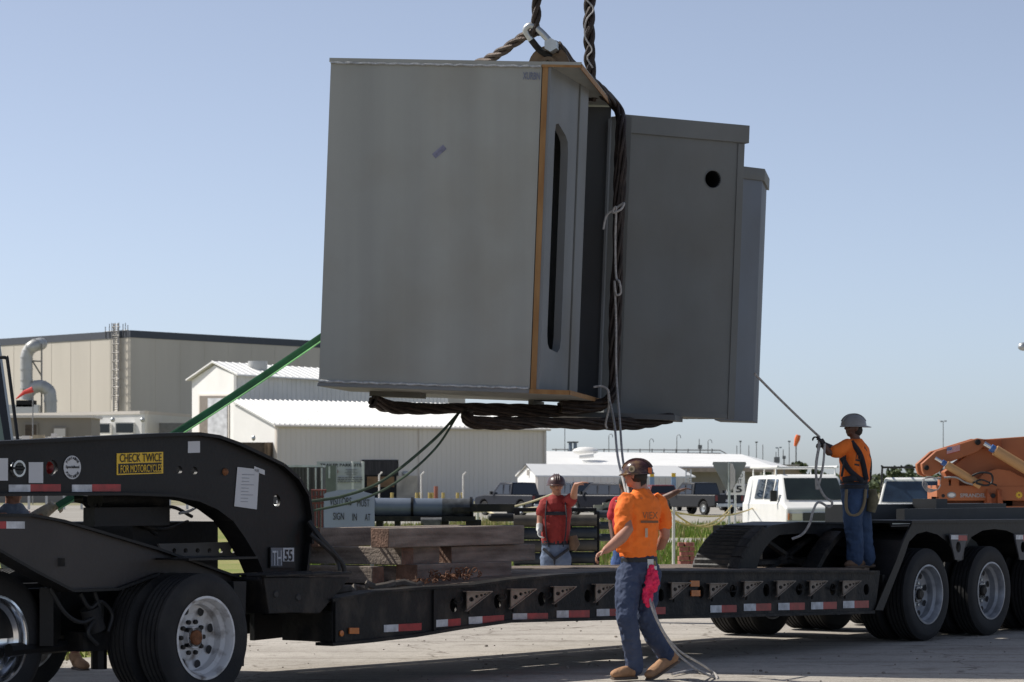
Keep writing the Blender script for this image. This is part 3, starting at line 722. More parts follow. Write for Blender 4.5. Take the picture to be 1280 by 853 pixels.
# decals on the neck
def tdec(name, x0, x1, y0, y1, m, par, w_=NW, off=.004, sk=0):
    p = [TP(x0, y1, w_-off), TP(x1, y1-sk, w_-off), TP(x1, y0-sk, w_-off), TP(x0, y0, w_-off)]
    return MB().prism(p, TB*(off*.5)).build(name, m, par)
for (a, b, c) in ((11, 38, 76), (90, 115, 151)):
    tdec('reflector_strip', a, b, 606, 615, M['reflwhite'], neck); tdec('reflector_strip', b, c, 605.5, 614.5, M['reflred'], neck)
tdec('data_label', -8, 10, 573, 601, M['paper'], neck); tdec('data_label', 36, 54, 578, 604, M['paper'], neck)
tdec('data_label', 235, 250, 552, 566.5, M['paper'], neck, sk=.5)
lb = MB().prism([TP(293, 633, NW-.006), TP(321, 637, NW-.006), TP(324, 587, NW-.006), TP(297, 584, NW-.006)], TB*.003).build('document_sheet', M['paper'], neck)
mb = MB()
for i in range(9):
    y = 593+i*4.2; x0 = 300-i*.25; mb.prism([TP(x0+3, y+.9, NW-.009), TP(x0+(12 if i % 3 else 18), y+1.2, NW-.009), TP(x0+(12 if i % 3 else 18), y+.4, NW-.009), TP(x0+3, y, NW-.009)], TB*.002)
mb.build('print_lines', mat('faint_print', (.3, .31, .34), .8), neck)
MB().prism([TP(318, 589, NW-.006), TP(331, 594, NW-.006), TP(331, 588, NW-.006), TP(318, 583, NW-.006)], TB*.003).build('data_label', M['paper'], neck)
ys = tdec('warning_sticker', 146, 204, 567, 594, M['yellow'], neck, sk=2)
tdec('sticker_border', 148, 202, 580, 592.5, M['ink'], ys, off=.006, sk=1.8)
p0 = TP(149, 578.2, NW); p1 = TP(201, 577, NW); U_ = (p1-p0).normalized()
text('lettering', 'CHECK TWICE', p0, U_, UP, (p1-p0).length, .062, M['ink'], ys, .008)
p0 = TP(149.5, 591.2, NW); p1 = TP(201, 589.7, NW)
text('lettering', 'FOR MOTORCYCLES', p0, (p1-p0).normalized(), UP, (p1-p0).length, .056, M['yellow'], ys, .010)
bc = TP(90, 584.5, NW-.002)
bd = MB().lathe(bc, TB, [(.086, 0), (.086, -.004), (.001, -.004)], 40).build('maker_badge', mat('badge_white', (.55, .56, .58), .4), neck)
mb = MB()
for wd, sgn in (('FONTAINE', 1), ('FONTAINE', -1)):
    for i, ch in enumerate(wd):
        a = math.radians(90-(i-3.5)*15.5) if sgn == 1 else math.radians(-90+(i-3.5)*15.5)
        dr_ = TU*math.cos(a)+UP*math.sin(a); tg = (TU*math.sin(a)-UP*math.cos(a))*sgn; up_ = dr_*sgn
        me = text_mesh(ch, bc+dr_*(.068)-tg*.007-up_*.009, tg, up_, .014, .019, .006)
        mb.add([v.co for v in me.vertices], [tuple(p.vertices) for p in me.polygons]); bpy.data.meshes.remove(me)
mb.build('lettering', M['ink'], bd)
text('lettering', 'Specialized', bc-TU*.066-UP*.012, TU, UP, .132, .026, M['ink'], bd, .006, True)
MB().lathe(TP(22, 586, NW), TB, [(.06, .0), (.06, -.02), (.045, -.02), (.045, .05), (.001, .05)], 24).build('shackle_socket', M['galv'], neck)
MB().tube([TP(14, 585.5, NW-.01), TP(30, 585.5, NW-.01)], .014, 6).build('shackle_bar', M['black'], neck)
MB().lathe(TP(65, 585, NW), TB, [(.045, .03), (.02, .06), (.001, .06)], 20).build('lamp_socket', M['redlens'], neck)
MB().ball(TP(281, 590, NW), (.03, .03, .03), 10).build('bolt_head', M['rust'], neck)
th = tdec('number_plate', 338, 369, 684, 710, M['ink'], neck, w_=NW, off=.02)
tdec('plate_panel', 354, 367.5, 685, 702, M['paper'], th, off=.024); tdec('plate_panel', 339, 353, 685, 708, mat('smoky_plate', (.16, .17, .19), .6), th, off=.024)
p0 = TP(339.5, 707, NW-.02)
text('lettering', 'TH', p0, TU, UP, .105, .115, M['paper'], th, .008); text('lettering', '55', TP(355, 701.5, NW-.02), TU, UP, .092, .09, M['ink'], th, .008, True)
# front ramp saddle block
sd = MB(); q = [SZ(x, y, .0) for x, y in ((330, 722), (438, 722), (400, 767), (336, 766))]
sd.prism([TW(s, 0, z) for s, z in q], TB*.03); sd.prism([TW(s, .42, z) for s, z in q], TB*.03)
(s0, z0), (s1, z1) = q[0], q[3]; sd.obox(TW(s0, 0.03, z0-.02), TW(s1, .03, z1)-TW(s0, .03, z0-.02), TB*.4, TU*.03)
(s0, z0), (s1, z1) = q[1], q[2]; sd.obox(TW(s0, 0.03, z0-.02), TW(s1, .03, z1)-TW(s0, .03, z0-.02), TB*.4, -TU*.03)
sd.obox(TW(q[3][0], 0, q[3][1]-.01), TU*(q[2][0]-q[3][0]), TB*.45, UP*.02)
(sa, za) = q[0]; (sb, zb) = q[1]
for w_ in (.0, .2, .42): sd.obox(TW(sa, w_-.02, za), TU*(sb-sa), TB*.06, UP*.02)
sd.build('hinge_saddle', M['blackdirt'], TR, .006)
mb = MB()
for x, y in ((345, 743), (373, 747)): mb.lathe(TP(x, y, -.003), TB, [(.028, 0), (.02, -.006), (.001, -.004)], 14)
mb.build('pin_hole', M['ink'], TR)

# deck side rail with oval holes
rail = [(416, 752), (440, 748), (470, 742), (530, 737), (593, 734), (640, 727), (700, 721), (770, 717), (900, 716), (1100, 716), (1094, 764), (900, 769), (760, 772), (639, 775), (580, 783), (520, 793), (460, 800), (416, 804)]
hx = [(567, 757, 4.5, 9), (622, 752, 4.5, 9), (677, 749, 4.5, 9), (735, 745, 4.5, 8), (826, 744, 4, 8), (876, 740, 4, 8), (916, 739, 4, 8), (958, 738, 4, 8), (999, 737, 4, 7.5), (1041, 737, 3.6, 7.5), (1083, 737, 3.4, 7)]
rl = tplate('side_rail', rail, [ell(*h) for h in hx], 0, .02, M['blackdirt'], TR)
mb = MB(); strip_along(mb, [(416, 752), (440, 748), (470, 742), (530, 737), (593, 734), (640, 727), (700, 721), (770, 717), (900, 716), (1100, 716)], -.03, .16, .02)
strip_along(mb, [(416, 804), (460, 800), (520, 793), (580, 783), (639, 775), (760, 772), (900, 769), (1094, 764)], -.04, .14, .025, False)
mb.build('rail_flange', M['blackdirt'], rl)
mb = MB()
for x in (417, 540): a = SZ(x, 804 if x < 500 else 791, 0); b = SZ(x, 753 if x < 500 else 738, 0); mb.obox(TW(a[0], -.02, a[1]), TU*.03, TB*.02, UP*(b[1]-a[1]))
a = SZ(416, 803, 0); mb.obox(TW(a[0]-.01, 0, a[1]), TU*.04, TB*.52, UP*.24)
mb.build('rail_rib', M['blackdirt'], rl)
# inner spine, far rail, cross members, boards
sA, sB = SZ(430, 770, 0)[0], 9.95
def deckz(s):
    pts = [(0.9, .70), (2.2, .74), (3.2, .79), (4.4, .83), (5.5, .84), (8, .80), (10, .77)]
    for (a, za), (b, zb) in zip(pts, pts[1:]):
        if a <= s <= b: return za+(zb-za)*(s-a)/(b-a)
    return pts[0][1] if s < 1 else pts[-1][1]
mb = MB()
N = 18
for i in range(N):
    a = sA+(sB-sA)*i/N; b = sA+(sB-sA)*(i+1)/N
    for w0, w1, hh in ((.95, 1.0, .3), (1.5, 1.55, .3), (2.46, 2.5, .27)):
        mb.add([TW(a, w0, deckz(a)-.06), TW(b, w0, deckz(b)-.06), TW(b, w1, deckz(b)-.06), TW(a, w1, deckz(a)-.06), TW(a, w0, deckz(a)-.06-hh), TW(b, w0, deckz(b)-.06-hh), TW(b, w1, deckz(b)-.06-hh), TW(a, w1, deckz(a)-.06-hh)],
               [(0,1,2,3), (7,6,5,4), (0,4,5,1), (1,5,6,2), (2,6,7,3), (3,7,4,0)])
for s in [sA+.1+i*.55 for i in range(16)]: mb.obox(TW(s, .02, deckz(s)-.16), TU*.05, TB*2.45, UP*.09)
mb.build('deck_frame', M['black'], TR)
# deck boards, with real gaps between them
db = MB(); gaps = [(3.9, 4.25), (4.6, 5.15), (5.45, 6.0), (6.2, 6.7), (6.95, 7.25)]
rows = [.19+i*.19 for i in range(12)]
for i, w_ in enumerate(rows):
    cuts = [sA]+[sA+k*2.4+random.uniform(-.3, .3) for k in range(1, 4)]+[sB]
    segs = list(zip(cuts, cuts[1:]))
    if i in (5, 6): # openings down the spine line
        segs = []; prev = sA
        for g in gaps: segs.append((prev, g[0])); prev = g[1]
        segs.append((prev, sB))
    for a, b in segs:
        k = max(1, int((b-a)/.6))
        for j in range(k):
            x0 = a+(b-a)*j/k; x1 = a+(b-a)*(j+1)/k-(.006 if j == k-1 else 0)
            z0, z1 = deckz(x0), deckz(x1)
            db.add([TW(x0, w_, z0), TW(x1, w_, z1), TW(x1, w_+.182, z1), TW(x0, w_+.182, z0), TW(x0, w_, z0-.045), TW(x1, w_, z1-.045), TW(x1, w_+.182, z1-.045), TW(x0, w_+.182, z0-.045)],
                   [(0,1,2,3), (7,6,5,4), (0,4,5,1), (1,5,6,2), (2,6,7,3), (3,7,4,0)])
db.build('deck_boards', M['woodlight'], TR)
# swing out brackets with holes
brk = [(584, 616, 739, 764), (639, 671, 736, 761), (693, 721, 733, 755), (745, 770, 730, 753), (840, 864, 728, 749), (888, 910, 729, 748), (931, 954, 726.5, 746), (972, 995, 726, 746), (1013, 1035, 726, 745), (1054, 1077, 726, 745)]
rawst = mat('bare_brown_steel', (.2, .155, .12), .6, .1, 0, 12, c2=(.3, .25, .2), thr=(.3, .7))
for x0, x1, y0, y1 in brk:
    wd, h = x1-x0, y1-y0
    hs = [ell(x0+wd*f, y0+h*g, wd*r_, h*r_*1.2, 10) for f, g, r_ in ((.17, .42, .1), (.38, .27, .07), (.56, .21, .055), (.7, .17, .045))]
    b = tplate('swing_bracket', [(x0, y0), (x1, y0), (x0, y1)], hs, -.045, .012, rawst, TR)
    mb = MB(); strip_along(mb, [(x0, y0), (x1, y0)], -.065, -.02, .008, False); strip_along(mb, [(x1, y0), (x0, y1)], -.06, -.03, .006, False); mb.build('bracket_lip', rawst, b)
    a = SZ(x0-1, y0, 0); c = SZ(x0-1, y1+4, 0); MB().tube([TW(a[0], -.03, a[1]), TW(c[0], -.03, c[1])], .014, 8).build('hinge_pin', M['blackdirt'], b)
# lashing rings
for x, y in ((572, 747), (627, 743), (683, 741), (917, 733), (1000, 731), (1042, 731)):
    c = TP(x, y, -.03); rg = MB(); rg.tube([c+TU*.05*math.cos(a*math.pi/8)+UP*.05*math.sin(a*math.pi/8)-TB*.015*math.sin(a) for a in range(8, 17)], .008, 6); rg.build('lashing_ring', M['blackdirt'], rl)
for a, b, c, y in ((480, 498, 527, 786), (541, 560, 576, 780), (586, 603, 630, 776), (641, 659, 685, 771.5), (696, 711, 737, 768), (746, 762, 778, 766), (804, 818, 832, 764), (888, 902, 921, 761.5), (930, 945, 964, 759.5), (973, 987, 1006, 758.5), (1014, 1029, 1046, 757.5), (1054, 1068, 1086, 756)):
    sk = 2.5 if a < 640 else .6
    tdec('reflector_strip', a, b, y-4.5, y+4.5, M['reflwhite'], rl, w_=0, off=.006, sk=sk*(b-a)/(c-a)); tdec('reflector_strip', b, c, y-4.5-sk*.4, y+4.5-sk*.4, M['reflred'], rl, w_=0, off=.006, sk=sk*.6)
MB().lathe(TP(426, 792, 0), TB, [(.024, 0), (.024, -.012), (.001, -.016)], 18).build('marker_lamp', M['amber'], TR)
for x, y, wd in ((443, 789, 6), (869, 730, 5.5), (870, 742, 5.5)): tdec('marker_lamp', x-wd, x+wd, y-4, y+3.5, M['amber'], TR, w_=-.0, off=.02)

# rear ramp section
band_ = [(925, 713), (929, 700), (935, 688), (941, 679), (948, 671), (956, 664), (966, 659)]
ramp_out = [(925, 714)]+band_[1:]+[(1000, 655), (1112, 656), (1128, 676), (1100, 716)]
ramp_hole = [(946, 711), (950, 697), (956, 686), (964, 676), (974, 669), (1000, 667), (1020, 668), (1036, 680), (1022, 711)]
rp = tplate('rear_ramp', ramp_out, [ramp_hole], .58, .04, M['black'], TR)
mb = MB(); strip_along(mb, band_+[(1000, 655), (1112, 656)], .56, 1.12, .02)
mb.build('ramp_plate', M['black'], rp)
qs = [SZ(x, y, .56) for x, y in band_]
for (s0, z0), (s1, z1) in zip(qs, qs[1:]):
    for f_ in (.2, .7):
        s_, z_ = s0+(s1-s0)*f_, z0+(z1-z0)*f_; MB().obox(TW(s_-.03, .6, z_-.01), TU*.03, TB*.5, UP*.035).build('ramp_cleat', M['blackdirt'], rp)
mb = MB(); strip_along(mb, band_[:-1], .48, .60, .05)
mb.build('tyre_track_plate', M['blackdirt'], rp)
mb = MB(); strip_along(mb, [(1018, 716), (1030, 692), (1042, 675), (1052, 664)], .40, .58, .06, False)
mb.build('tyre_track_plate', M['blackdirt'], rp)
mb = MB()
for a, b in (((948, 670), (1000, 706)), ((1018, 668), (960, 712)), ((945, 704), (1030, 700))): mb.tube([TP(*a, .75), TP(*b, .75)], .035, 6)
mb.build('brace', M['blackdirt'], rp)
mb = MB(); a = SZ(945, 700, .9); mb.obox(TW(a[0]+.2, .95, .5), TU*2.6, TB*.6, UP*.7); mb.build('ramp_core', M['black'], rp)
mb = MB()
for k in range(5): strip_along(mb, [(1060, 662+k*11), (1124-k*5, 663+k*11)], .4, .62, .012)
mb.build('step_tread', M['black'], rp)
# bogie
fend = [(1140, 654.5), (1180, 654), (1320, 653), (1320, 690), (1302, 700), (1290, 690), (1284, 678), (1272, 668), (1258, 662), (1243, 660), (1228, 662), (1214, 670), (1206, 684), (1204, 700), (1198, 702), (1192, 688), (1184, 676), (1172, 667), (1158, 663), (1146, 666), (1136, 676), (1130, 694), (1103, 763), (1094, 763), (1120, 702), (1128, 680)]
fd = tplate('fender_rail', fend, [], -.02, .02, M['black'], TR)
mb = MB(); strip_along(mb, [(1140, 654.5), (1180, 654), (1380, 652)], -.04, .7, .03); strip_along(mb, [(1198, 702), (1192, 688), (1184, 676), (1172, 667), (1158, 663), (1146, 666), (1136, 676), (1130, 694), (1103, 763)], -.02, .6, .012, False)
strip_along(mb, [(1302, 700), (1290, 690), (1284, 678), (1272, 668), (1258, 662), (1243, 660), (1228, 662), (1214, 670), (1206, 684)], -.02, .6, .012, False); mb.build('fender_lip', M['black'], fd)
for cx in (1199, 1280):
    b = tplate('hanger_bracket', [(cx-12, 668), (cx+11, 668), (cx+3, 700), (cx-5, 700)], [ell(cx-1, 684, 3, 7)], -.06, .015, mat('dull_grey_steel', (.07, .07, .075), .6), TR)
    tdec('reflector_strip', cx-10, cx-1, 669, 674.5, M['reflwhite'], b, w_=-.06, off=.004); tdec('reflector_strip', cx-1, cx+10, 669.5, 676, M['reflred'], b, w_=-.06, off=.004)
mb = MB(); mb.obox(TW(10.0, .75, .55), TU*6.5, TB*.25, UP*.62); mb.obox(TW(10.0, 1.6, .55), TU*6.5, TB*.25, UP*.62)
for s in (10.8, 12.17, 13.54, 14.91): mb.obox(TW(s-.07, .1, .4), TU*.14, TB*2.35, UP*.14)
mb.build('bogie_frame', M['black'], TR)
mb = MB()
mb.obox(TW(11.2, .5, 1.22), TU*3.6, TB*.1, UP*.14); mb.obox(TW(11.4, 1.2, 1.2), TU*3.4, TB*.4, UP*.2); mb.obox(TW(12.6, .9, 1.2), TU*.25, TB*.3, UP*.26)
mb.build('deck_channel', mat('worn_grey_channel', (.018, .02, .022), .6, 0, .3), TR)
for s in (10.8, 12.17, 13.54, 14.91):
    for w_ in (0, .32, 1.9, 2.22):
        wheel(s, w_, .478, .25, TR, M['rimgrey'], True, None, w_ == 0)

# ============================================================ JEEP DOLLY under the neck
DL = thing('jeep_dolly', tuple(TW(-.3, .9, 0)), 'black tapered dolly frame with worn white dual wheels beneath the gooseneck', 'dolly')
wp = [(-90, 646), (42, 646), (80, 653), (199, 688), (309, 727), (306, 745), (250, 722), (200, 716), (149, 735), (93, 737), (45, 712), (0, 686), (-90, 680)]
fr = tplate('wedge_frame', wp, [], .34, .02, mat('brown_black_paint', (.016, .012, .011), .5, 0, .4, 1.5, .15, 25), DL)
mb = MB(); strip_along(mb, wp[:5], .3, .5, .02); strip_along(mb, [(93, 737), (45, 712), (0, 686), (-90, 680)], .3, .5, .02, False); strip_along(mb, [(200, 716), (149, 735), (93, 737)], .3, .5, .02, False)
mb.build('frame_flange', M['black'], fr)
tplate('wedge_frame', wp, [], 1.8, .02, M['black'], DL)
tdec('reflector_strip', -20, 8, 652, 661, M['reflred'], fr, w_=.34); tdec('reflector_strip', 8, 31, 652, 661, M['reflwhite'], fr, w_=.34)
MB().box(TP(76, 703, .33), (.06, .02, .06)).build('bracket_plate', M['blackdirt'], fr)
tplate('mudflap', [(292, 727), (308, 727), (305, 833), (298, 833)], [], .02, .55, M['rubber'], DL)
MB().obox(TP(236, 701, 0)+TB*.0, TU*.75, TB*.6, UP*.015).build('fender', M['black'], DL)
mb = MB(); mb.obox(TW(-2.2, .8, .5), TU*2.6, TB*.18, UP*.35); mb.obox(TW(-2.2, 1.7, .5), TU*2.6, TB*.18, UP*.35); mb.obox(TW(-.07, .1, .41), TU*.14, TB*2.3, UP*.14)
mb.tube([TW(-1.3, .7, .42), TW(.1, .7, .45)], .05, 8); mb.tube([TW(-.5, .6, .25), TW(-.5, .6, .75)], .06, 8); mb.build('axle_frame', M['black'], DL)
for w_ in (0, .32, 1.9, 2.22): wheel(0, w_, .478, .25, DL, M['rimwhite'], True, M['rubberw'], w_ == 0)

for k_, pts in enumerate(([(100, 742), (112, 760), (126, 752), (140, 768), (135, 790)], [(62, 735), (80, 765), (100, 778), (118, 772)], [(118, 740), (124, 765), (110, 790), (122, 806)])):
    MB().tube(cr([TP(x, y, .45) for x, y in pts], 6), .016, 7).build('air_hose', M['ink'], DL)
MB().tube([TP(112, 760, .5), TP(120, 788, .5)], .075, 12).build('air_spring', M['rubberw'], DL)
MB().obox(TP(104, 815, .5), TU*.26, TB*.2, UP*.14).build('suspension_arm', M['blackdirt'], DL)

# ============================================================ TRUCK at the left edge
TK = thing('tractor_truck', tuple(TW(-2.2, 1, 0)), 'dark truck cut by the left edge, with slanting cab pillar and polished wheel', 'truck')
old = (TO.copy(),)
_TO = TO.copy(); TO.x, TO.y = P(-8, 0, 20.55).x, 20.55
wheel(0, 0, .5, .27, TK, M['chrome'], True, None, True); wheel(0, .35, .5, .27, TK, M['chrome'], True, None, False); wheel(0, 2.2, .5, .27, TK, M['chrome'], True, None, False)
mb = MB(); mb.obox(TW(-4, .85, .55), TU*4.6, TB*.12, UP*.28); mb.obox(TW(-4, 1.75, .55), TU*4.6, TB*.12, UP*.28); mb.obox(TW(-.07, .1, .42), TU*.14, TB*2.3, UP*.14); mb.build('chassis', M['black'], TK)
tplate_y = 23.5
TO.x, TO.y = _TO.x, _TO.y
MB().box(P(63, 770, 21.0), (.1, .35, .42)).tube([P(50, 744, 21), P(66, 744, 21)], .05, 10).build('brake_chamber', M['black'], TK)
navy = mat('navy_paint', (.008, .011, .02), .35, 0, .2)
def cq(x, y, o=0): return P(x, y, 23.6+o)
mb = MB(); mb.prism([cq(-30, 400), cq(-7, 400), cq(17, 572), cq(9, 572), cq(-16, 420), (cq(-30, 420))], (0, .12, 0))
mb.prism([cq(-330, 385), cq(-70, 385), cq(-70, 402), cq(-330, 402)], (0, 2.2, 0)); mb.prism([cq(-330, 557), cq(15, 557), cq(18, 575), cq(18, 612), cq(-330, 612)], (0, .1, 0)); mb.prism([cq(-330, 612), cq(-90, 612), cq(-90, 690), cq(-330, 690)], (0, 2.2, 0))
mb.prism([cq(-50, 400, 2.1), cq(-27, 400, 2.1), cq(-3, 572, 2.1), cq(-11, 572, 2.1), cq(-36, 420, 2.1), (cq(-50, 420, 2.1))], (0, .12, 0)); mb.prism([cq(-330, 400), cq(-300, 400), cq(-300, 600), cq(-330, 600)], (0, 2.2, 0))
cab = mb.build('cab', navy, TK)
MB().prism([cq(-300, 402, .05), cq(-16, 402, .05), cq(8, 557, .05), cq(-300, 557, .05)], (0, .02, 0)).build('side_window', M['glassg'], cab)
MB().tube(cr([P(-14, 447, 23.2), P(0, 447, 23.2), P(8, 448, 23.2), P(10, 456, 23.2), P(22.5, 553, 23.2)], 4), .014, 8).build('mirror_arm', M['ink'], cab)

# ============================================================ TIMBERS
def beam(x, y, w_, L, dirn, T, label, m=None, hw=None, tiltz=0):
    """x,y = photo pixel of its near lower left corner on plane w_, laid along the trailer ('u') or across it ('w')"""
    s, z = SZ(x, y, w_); o = TW(s, w_, z); hw = hw or T
    a, b = (TU*L, TB*hw) if dirn == 'u' else (TB*L, TU*hw)
    mb = MB(); v = [o, o+a, o+a+b, o+b]; v += [q+UP*T for q in v]
    cc = sum(v, Vector())/8
    v = [q+Vector([random.uniform(-.004, .004) for _ in range(3)]) for q in v]
    mb.add(v, [(0,3,2,1), (4,5,6,7), (0,1,5,4), (2,3,7,6)], m=0); mb.f += [[1+len(mb.v)-8, 2+len(mb.v)-8, 6+len(mb.v)-8, 5+len(mb.v)-8], [3+len(mb.v)-8, 0+len(mb.v)-8, 4+len(mb.v)-8, 7+len(mb.v)-8]]
    mb.sm += [False]*2; mb.mi += [1]*2
    # move to object space so the grain follows the timber
    q = Matrix.Rotation(math.atan2(a.y, a.x), 4, 'Z'); mx = Matrix.Translation(o)@q
    mb.v = [mx.inverted()@p for p in mb.v]
    ob = mb.build('timber_beam', [m or M['wood2'], M['woodc']]); ob.matrix_world = mx; ob.location = mx.translation; ob.rotation_euler = mx.to_euler()
    bm_ = ob.modifiers.new('bevel', 'BEVEL'); bm_.width = .008; bm_.segments = 2; bm_.limit_method = 'ANGLE'
    return tag(ob, label, 'timber', 'timber beams stacked on the trailer deck')
M['wood2'] = mat('weathered_beam_timber', (.11, .085, .068), .85, 0, 0, 2.2, .6, 35, c2=(.36, .3, .25), streak=(1.0, 7, 7), thr=(.3, .78))
beam(400, 684, 1.55, 2.1, 'u', .165, 'dark long timber beam, uppermost left, its end hidden by the gooseneck')
beam(486, 685, .62, 1.86, 'u', .165, 'dark reddish timber beam, uppermost and nearest of the stack', hw=.2)
beam(502, 707, .72, 1.15, 'w', .15, 'pale sunlit timber laid crosswise below the two uppermost beams', hw=.16)
beam(511, 706, .74, .42, 'u', .15, 'short timber in the middle layer, right of the pale sunlit crosswise one', hw=.2)
beam(564, 705, .68, 1.2, 'u', .15, 'middle layer timber at the right end, beneath the nearest long beam', hw=.22)
beam(466, 730, .80, 1.1, 'w', .14, 'sunlit brown crosswise timber on the deck at the left bottom of the stack', hw=.15)
beam(500, 728, .80, .9, 'w', .135, 'dark crosswise timber on the deck, second from left in the bottom layer', hw=.13)
beam(522, 728, .58, 1.3, 'u', .15, 'lowest timber lying along the deck edge behind the rusty chain', hw=.24)
# chain heap and strap
ch = MB()
def link(c, a, b, r=.017, t=.0045):
    pts = [c+a*math.cos(k*math.pi/5)*r*1.5+b*math.sin(k*math.pi/5)*r for k in range(11)]; ch.tube(pts, t, 5, cap=False)
for i in range(70):
    f = random.gauss(0, 1); s = 3.30+random.choice((-.17, .2))+f*.10; w_ = .33+random.uniform(-.12, .12)
    z = deckz(s)+.03+max(0, .075*random.random()*math.exp(-f*f))+.01
    a = Vector([random.gauss(0, 1) for _ in range(3)]).normalized(); b = a.cross(Vector([random.gauss(0, 1) for _ in range(3)])).normalized(); link(TW(s, w_, z), a, b)
o = ch.build('chain_heap', M['rust2'] if 'rust2' in M else mat('orange_rust', (.15, .068, .035), .85, 0, .5, 25)); tag(o, 'heap of orange rusty chain links on the deck before the timbers', 'chain')
mb = MB(); mb.tube([TW(1.55+i*.07, .30+.08*math.sin(i*.9), deckz(1.9)+.035+.02*math.sin(i*1.7)) for i in range(19)], (.034, .02), 6)
mb.tube([TW(2.1+i*.07, .22+.06*math.sin(i*1.3), deckz(2.6)+.04+.018*math.sin(i*2.1)) for i in range(10)], (.03, .018), 6)
tag(mb.build('ratchet_strap', mat('dirty_strap', (.1, .085, .07), .85, 0, .4, 12)), 'dirty folded strap lying on the deck left of the rusty chain', 'strap')
# dark hose looping from the neck down to the deck
tag(MB().tube(cr([TP(386, 652, .5), TP(400, 672, .42), TP(416, 690, .38), TP(428, 706, .36), TP(430, 716, .36)], 6), .022, 8).tube(cr([TP(388, 668, .45), TP(402, 680, .4), TP(420, 698, .38), TP(424, 714, .36)], 6), .018, 8).build('air_hose', M['ink']), 'black twin hose drooping from the gooseneck onto the saddle', 'hose')

# ============================================================ SUSPENDED STEEL LOAD
yw, rl_ = R(8), R(2.2)
a0 = Vector((math.cos(yw), -math.sin(yw), 0)); LB_ = Vector((math.sin(yw), math.cos(yw), 0))
LA = a0*math.cos(rl_)-UP*math.sin(rl_); LC = UP*math.cos(rl_)+a0*math.sin(rl_)
LO = P(662, 487, 25.45)
def LP(a, b, c): return LO+LA*a+LB_*b+LC*c
LD = thing('steel_box_load', tuple(LP(0, 1.5, 0)), 'huge grey primed steel box structure hanging from wire slings above the trailer', 'steel structure')
def steel(name, c, c2, st=(1.2, 1.2, .12)):
    m = mat(name, c, .62, .0, 0, 1.6, .08, 18, c2=c2, streak=st, thr=(.25, .75), spec=.35)
    n = m.node_tree; L = n.links; b = n.nodes['Principled BSDF']
    src = b.inputs['Base Color'].links[0].from_socket
    tc = n.nodes.new('ShaderNodeTexCoord'); nz = n.nodes.new('ShaderNodeTexNoise'); nz.inputs['Scale'].default_value = 1.1; nz.inputs['Detail'].default_value = 5
    L.new(tc.outputs['Object'], nz.inputs[0]); r_ = n.nodes.new('ShaderNodeValToRGB')
    r_.color_ramp.elements[0].position = .42; r_.color_ramp.elements[0].color = (1, 1, 1, 1); r_.color_ramp.elements[1].position = .75; r_.color_ramp.elements[1].color = (.80, .74, .66, 1)
    L.new(nz.outputs[0], r_.inputs[0]); mx = n.nodes.new('ShaderNodeMix'); mx.data_type = 'RGBA'; mx.blend_type = 'MULTIPLY'; mx.inputs[0].default_value = .7
    L.new(src, mx.inputs[6]); L.new(r_.outputs[0], mx.inputs[7]); L.new(mx.outputs[2], b.inputs['Base Color'])
    return m
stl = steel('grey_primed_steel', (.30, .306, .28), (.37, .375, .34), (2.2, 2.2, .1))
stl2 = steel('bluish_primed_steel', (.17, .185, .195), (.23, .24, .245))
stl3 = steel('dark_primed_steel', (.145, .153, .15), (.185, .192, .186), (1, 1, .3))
recm = steel('shade_toned_steel', (.085, .092, .1), (.12, .128, .135), (1, 1, .3))  # darker primer copy paints the shade in the recess; skid plate shares it
prim = mat('orange_brown_primer', (.24, .11, .03), .7, 0, 0, 5, .1, 30, c2=(.34, .19, .07), streak=(3, 3, .5))
weld = mat('bare_weld', (.45, .46, .46), .4, .4, .3, 30, .5, 80)
H = 2.86; Wd = 1.90
mb = MB()
mb.obox(LP(-Wd, 0, 0), LA*(Wd+.0), LB_*.03, LC*H)
front = mb.build('front_plate', stl, LD)
mb = MB(); mb.obox(LP(-Wd, .03, .0), LA*.03, LB_*1.47, LC*H); mb.build('side_plate', stl, LD)
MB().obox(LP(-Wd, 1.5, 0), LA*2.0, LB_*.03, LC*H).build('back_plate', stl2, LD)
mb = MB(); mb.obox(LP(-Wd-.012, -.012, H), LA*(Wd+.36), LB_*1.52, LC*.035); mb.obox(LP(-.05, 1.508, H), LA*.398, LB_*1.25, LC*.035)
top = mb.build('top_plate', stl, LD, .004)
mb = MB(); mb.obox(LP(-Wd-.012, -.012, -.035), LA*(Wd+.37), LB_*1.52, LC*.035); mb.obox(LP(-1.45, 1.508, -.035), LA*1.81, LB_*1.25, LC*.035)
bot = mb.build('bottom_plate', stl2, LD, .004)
# weld beads
mb = MB(); wp_ = [LP(-Wd+i*.03, -.012+.003*math.sin(i*1.9), H-.008+.003*math.sin(i*1.3)) for i in range(int(Wd/.03)+1)]; mb.tube(wp_, .011, 6); mb.build('weld_bead', weld, front); mb = MB()
wp_ = [LP(-Wd+i*.03, -.010+.003*math.sin(i*1.9), .010+.003*math.sin(i*1.3)) for i in range(int(Wd/.03)+1)]; mb.tube(wp_, .012, 6)
mb.build('weld_bead', weld, front)
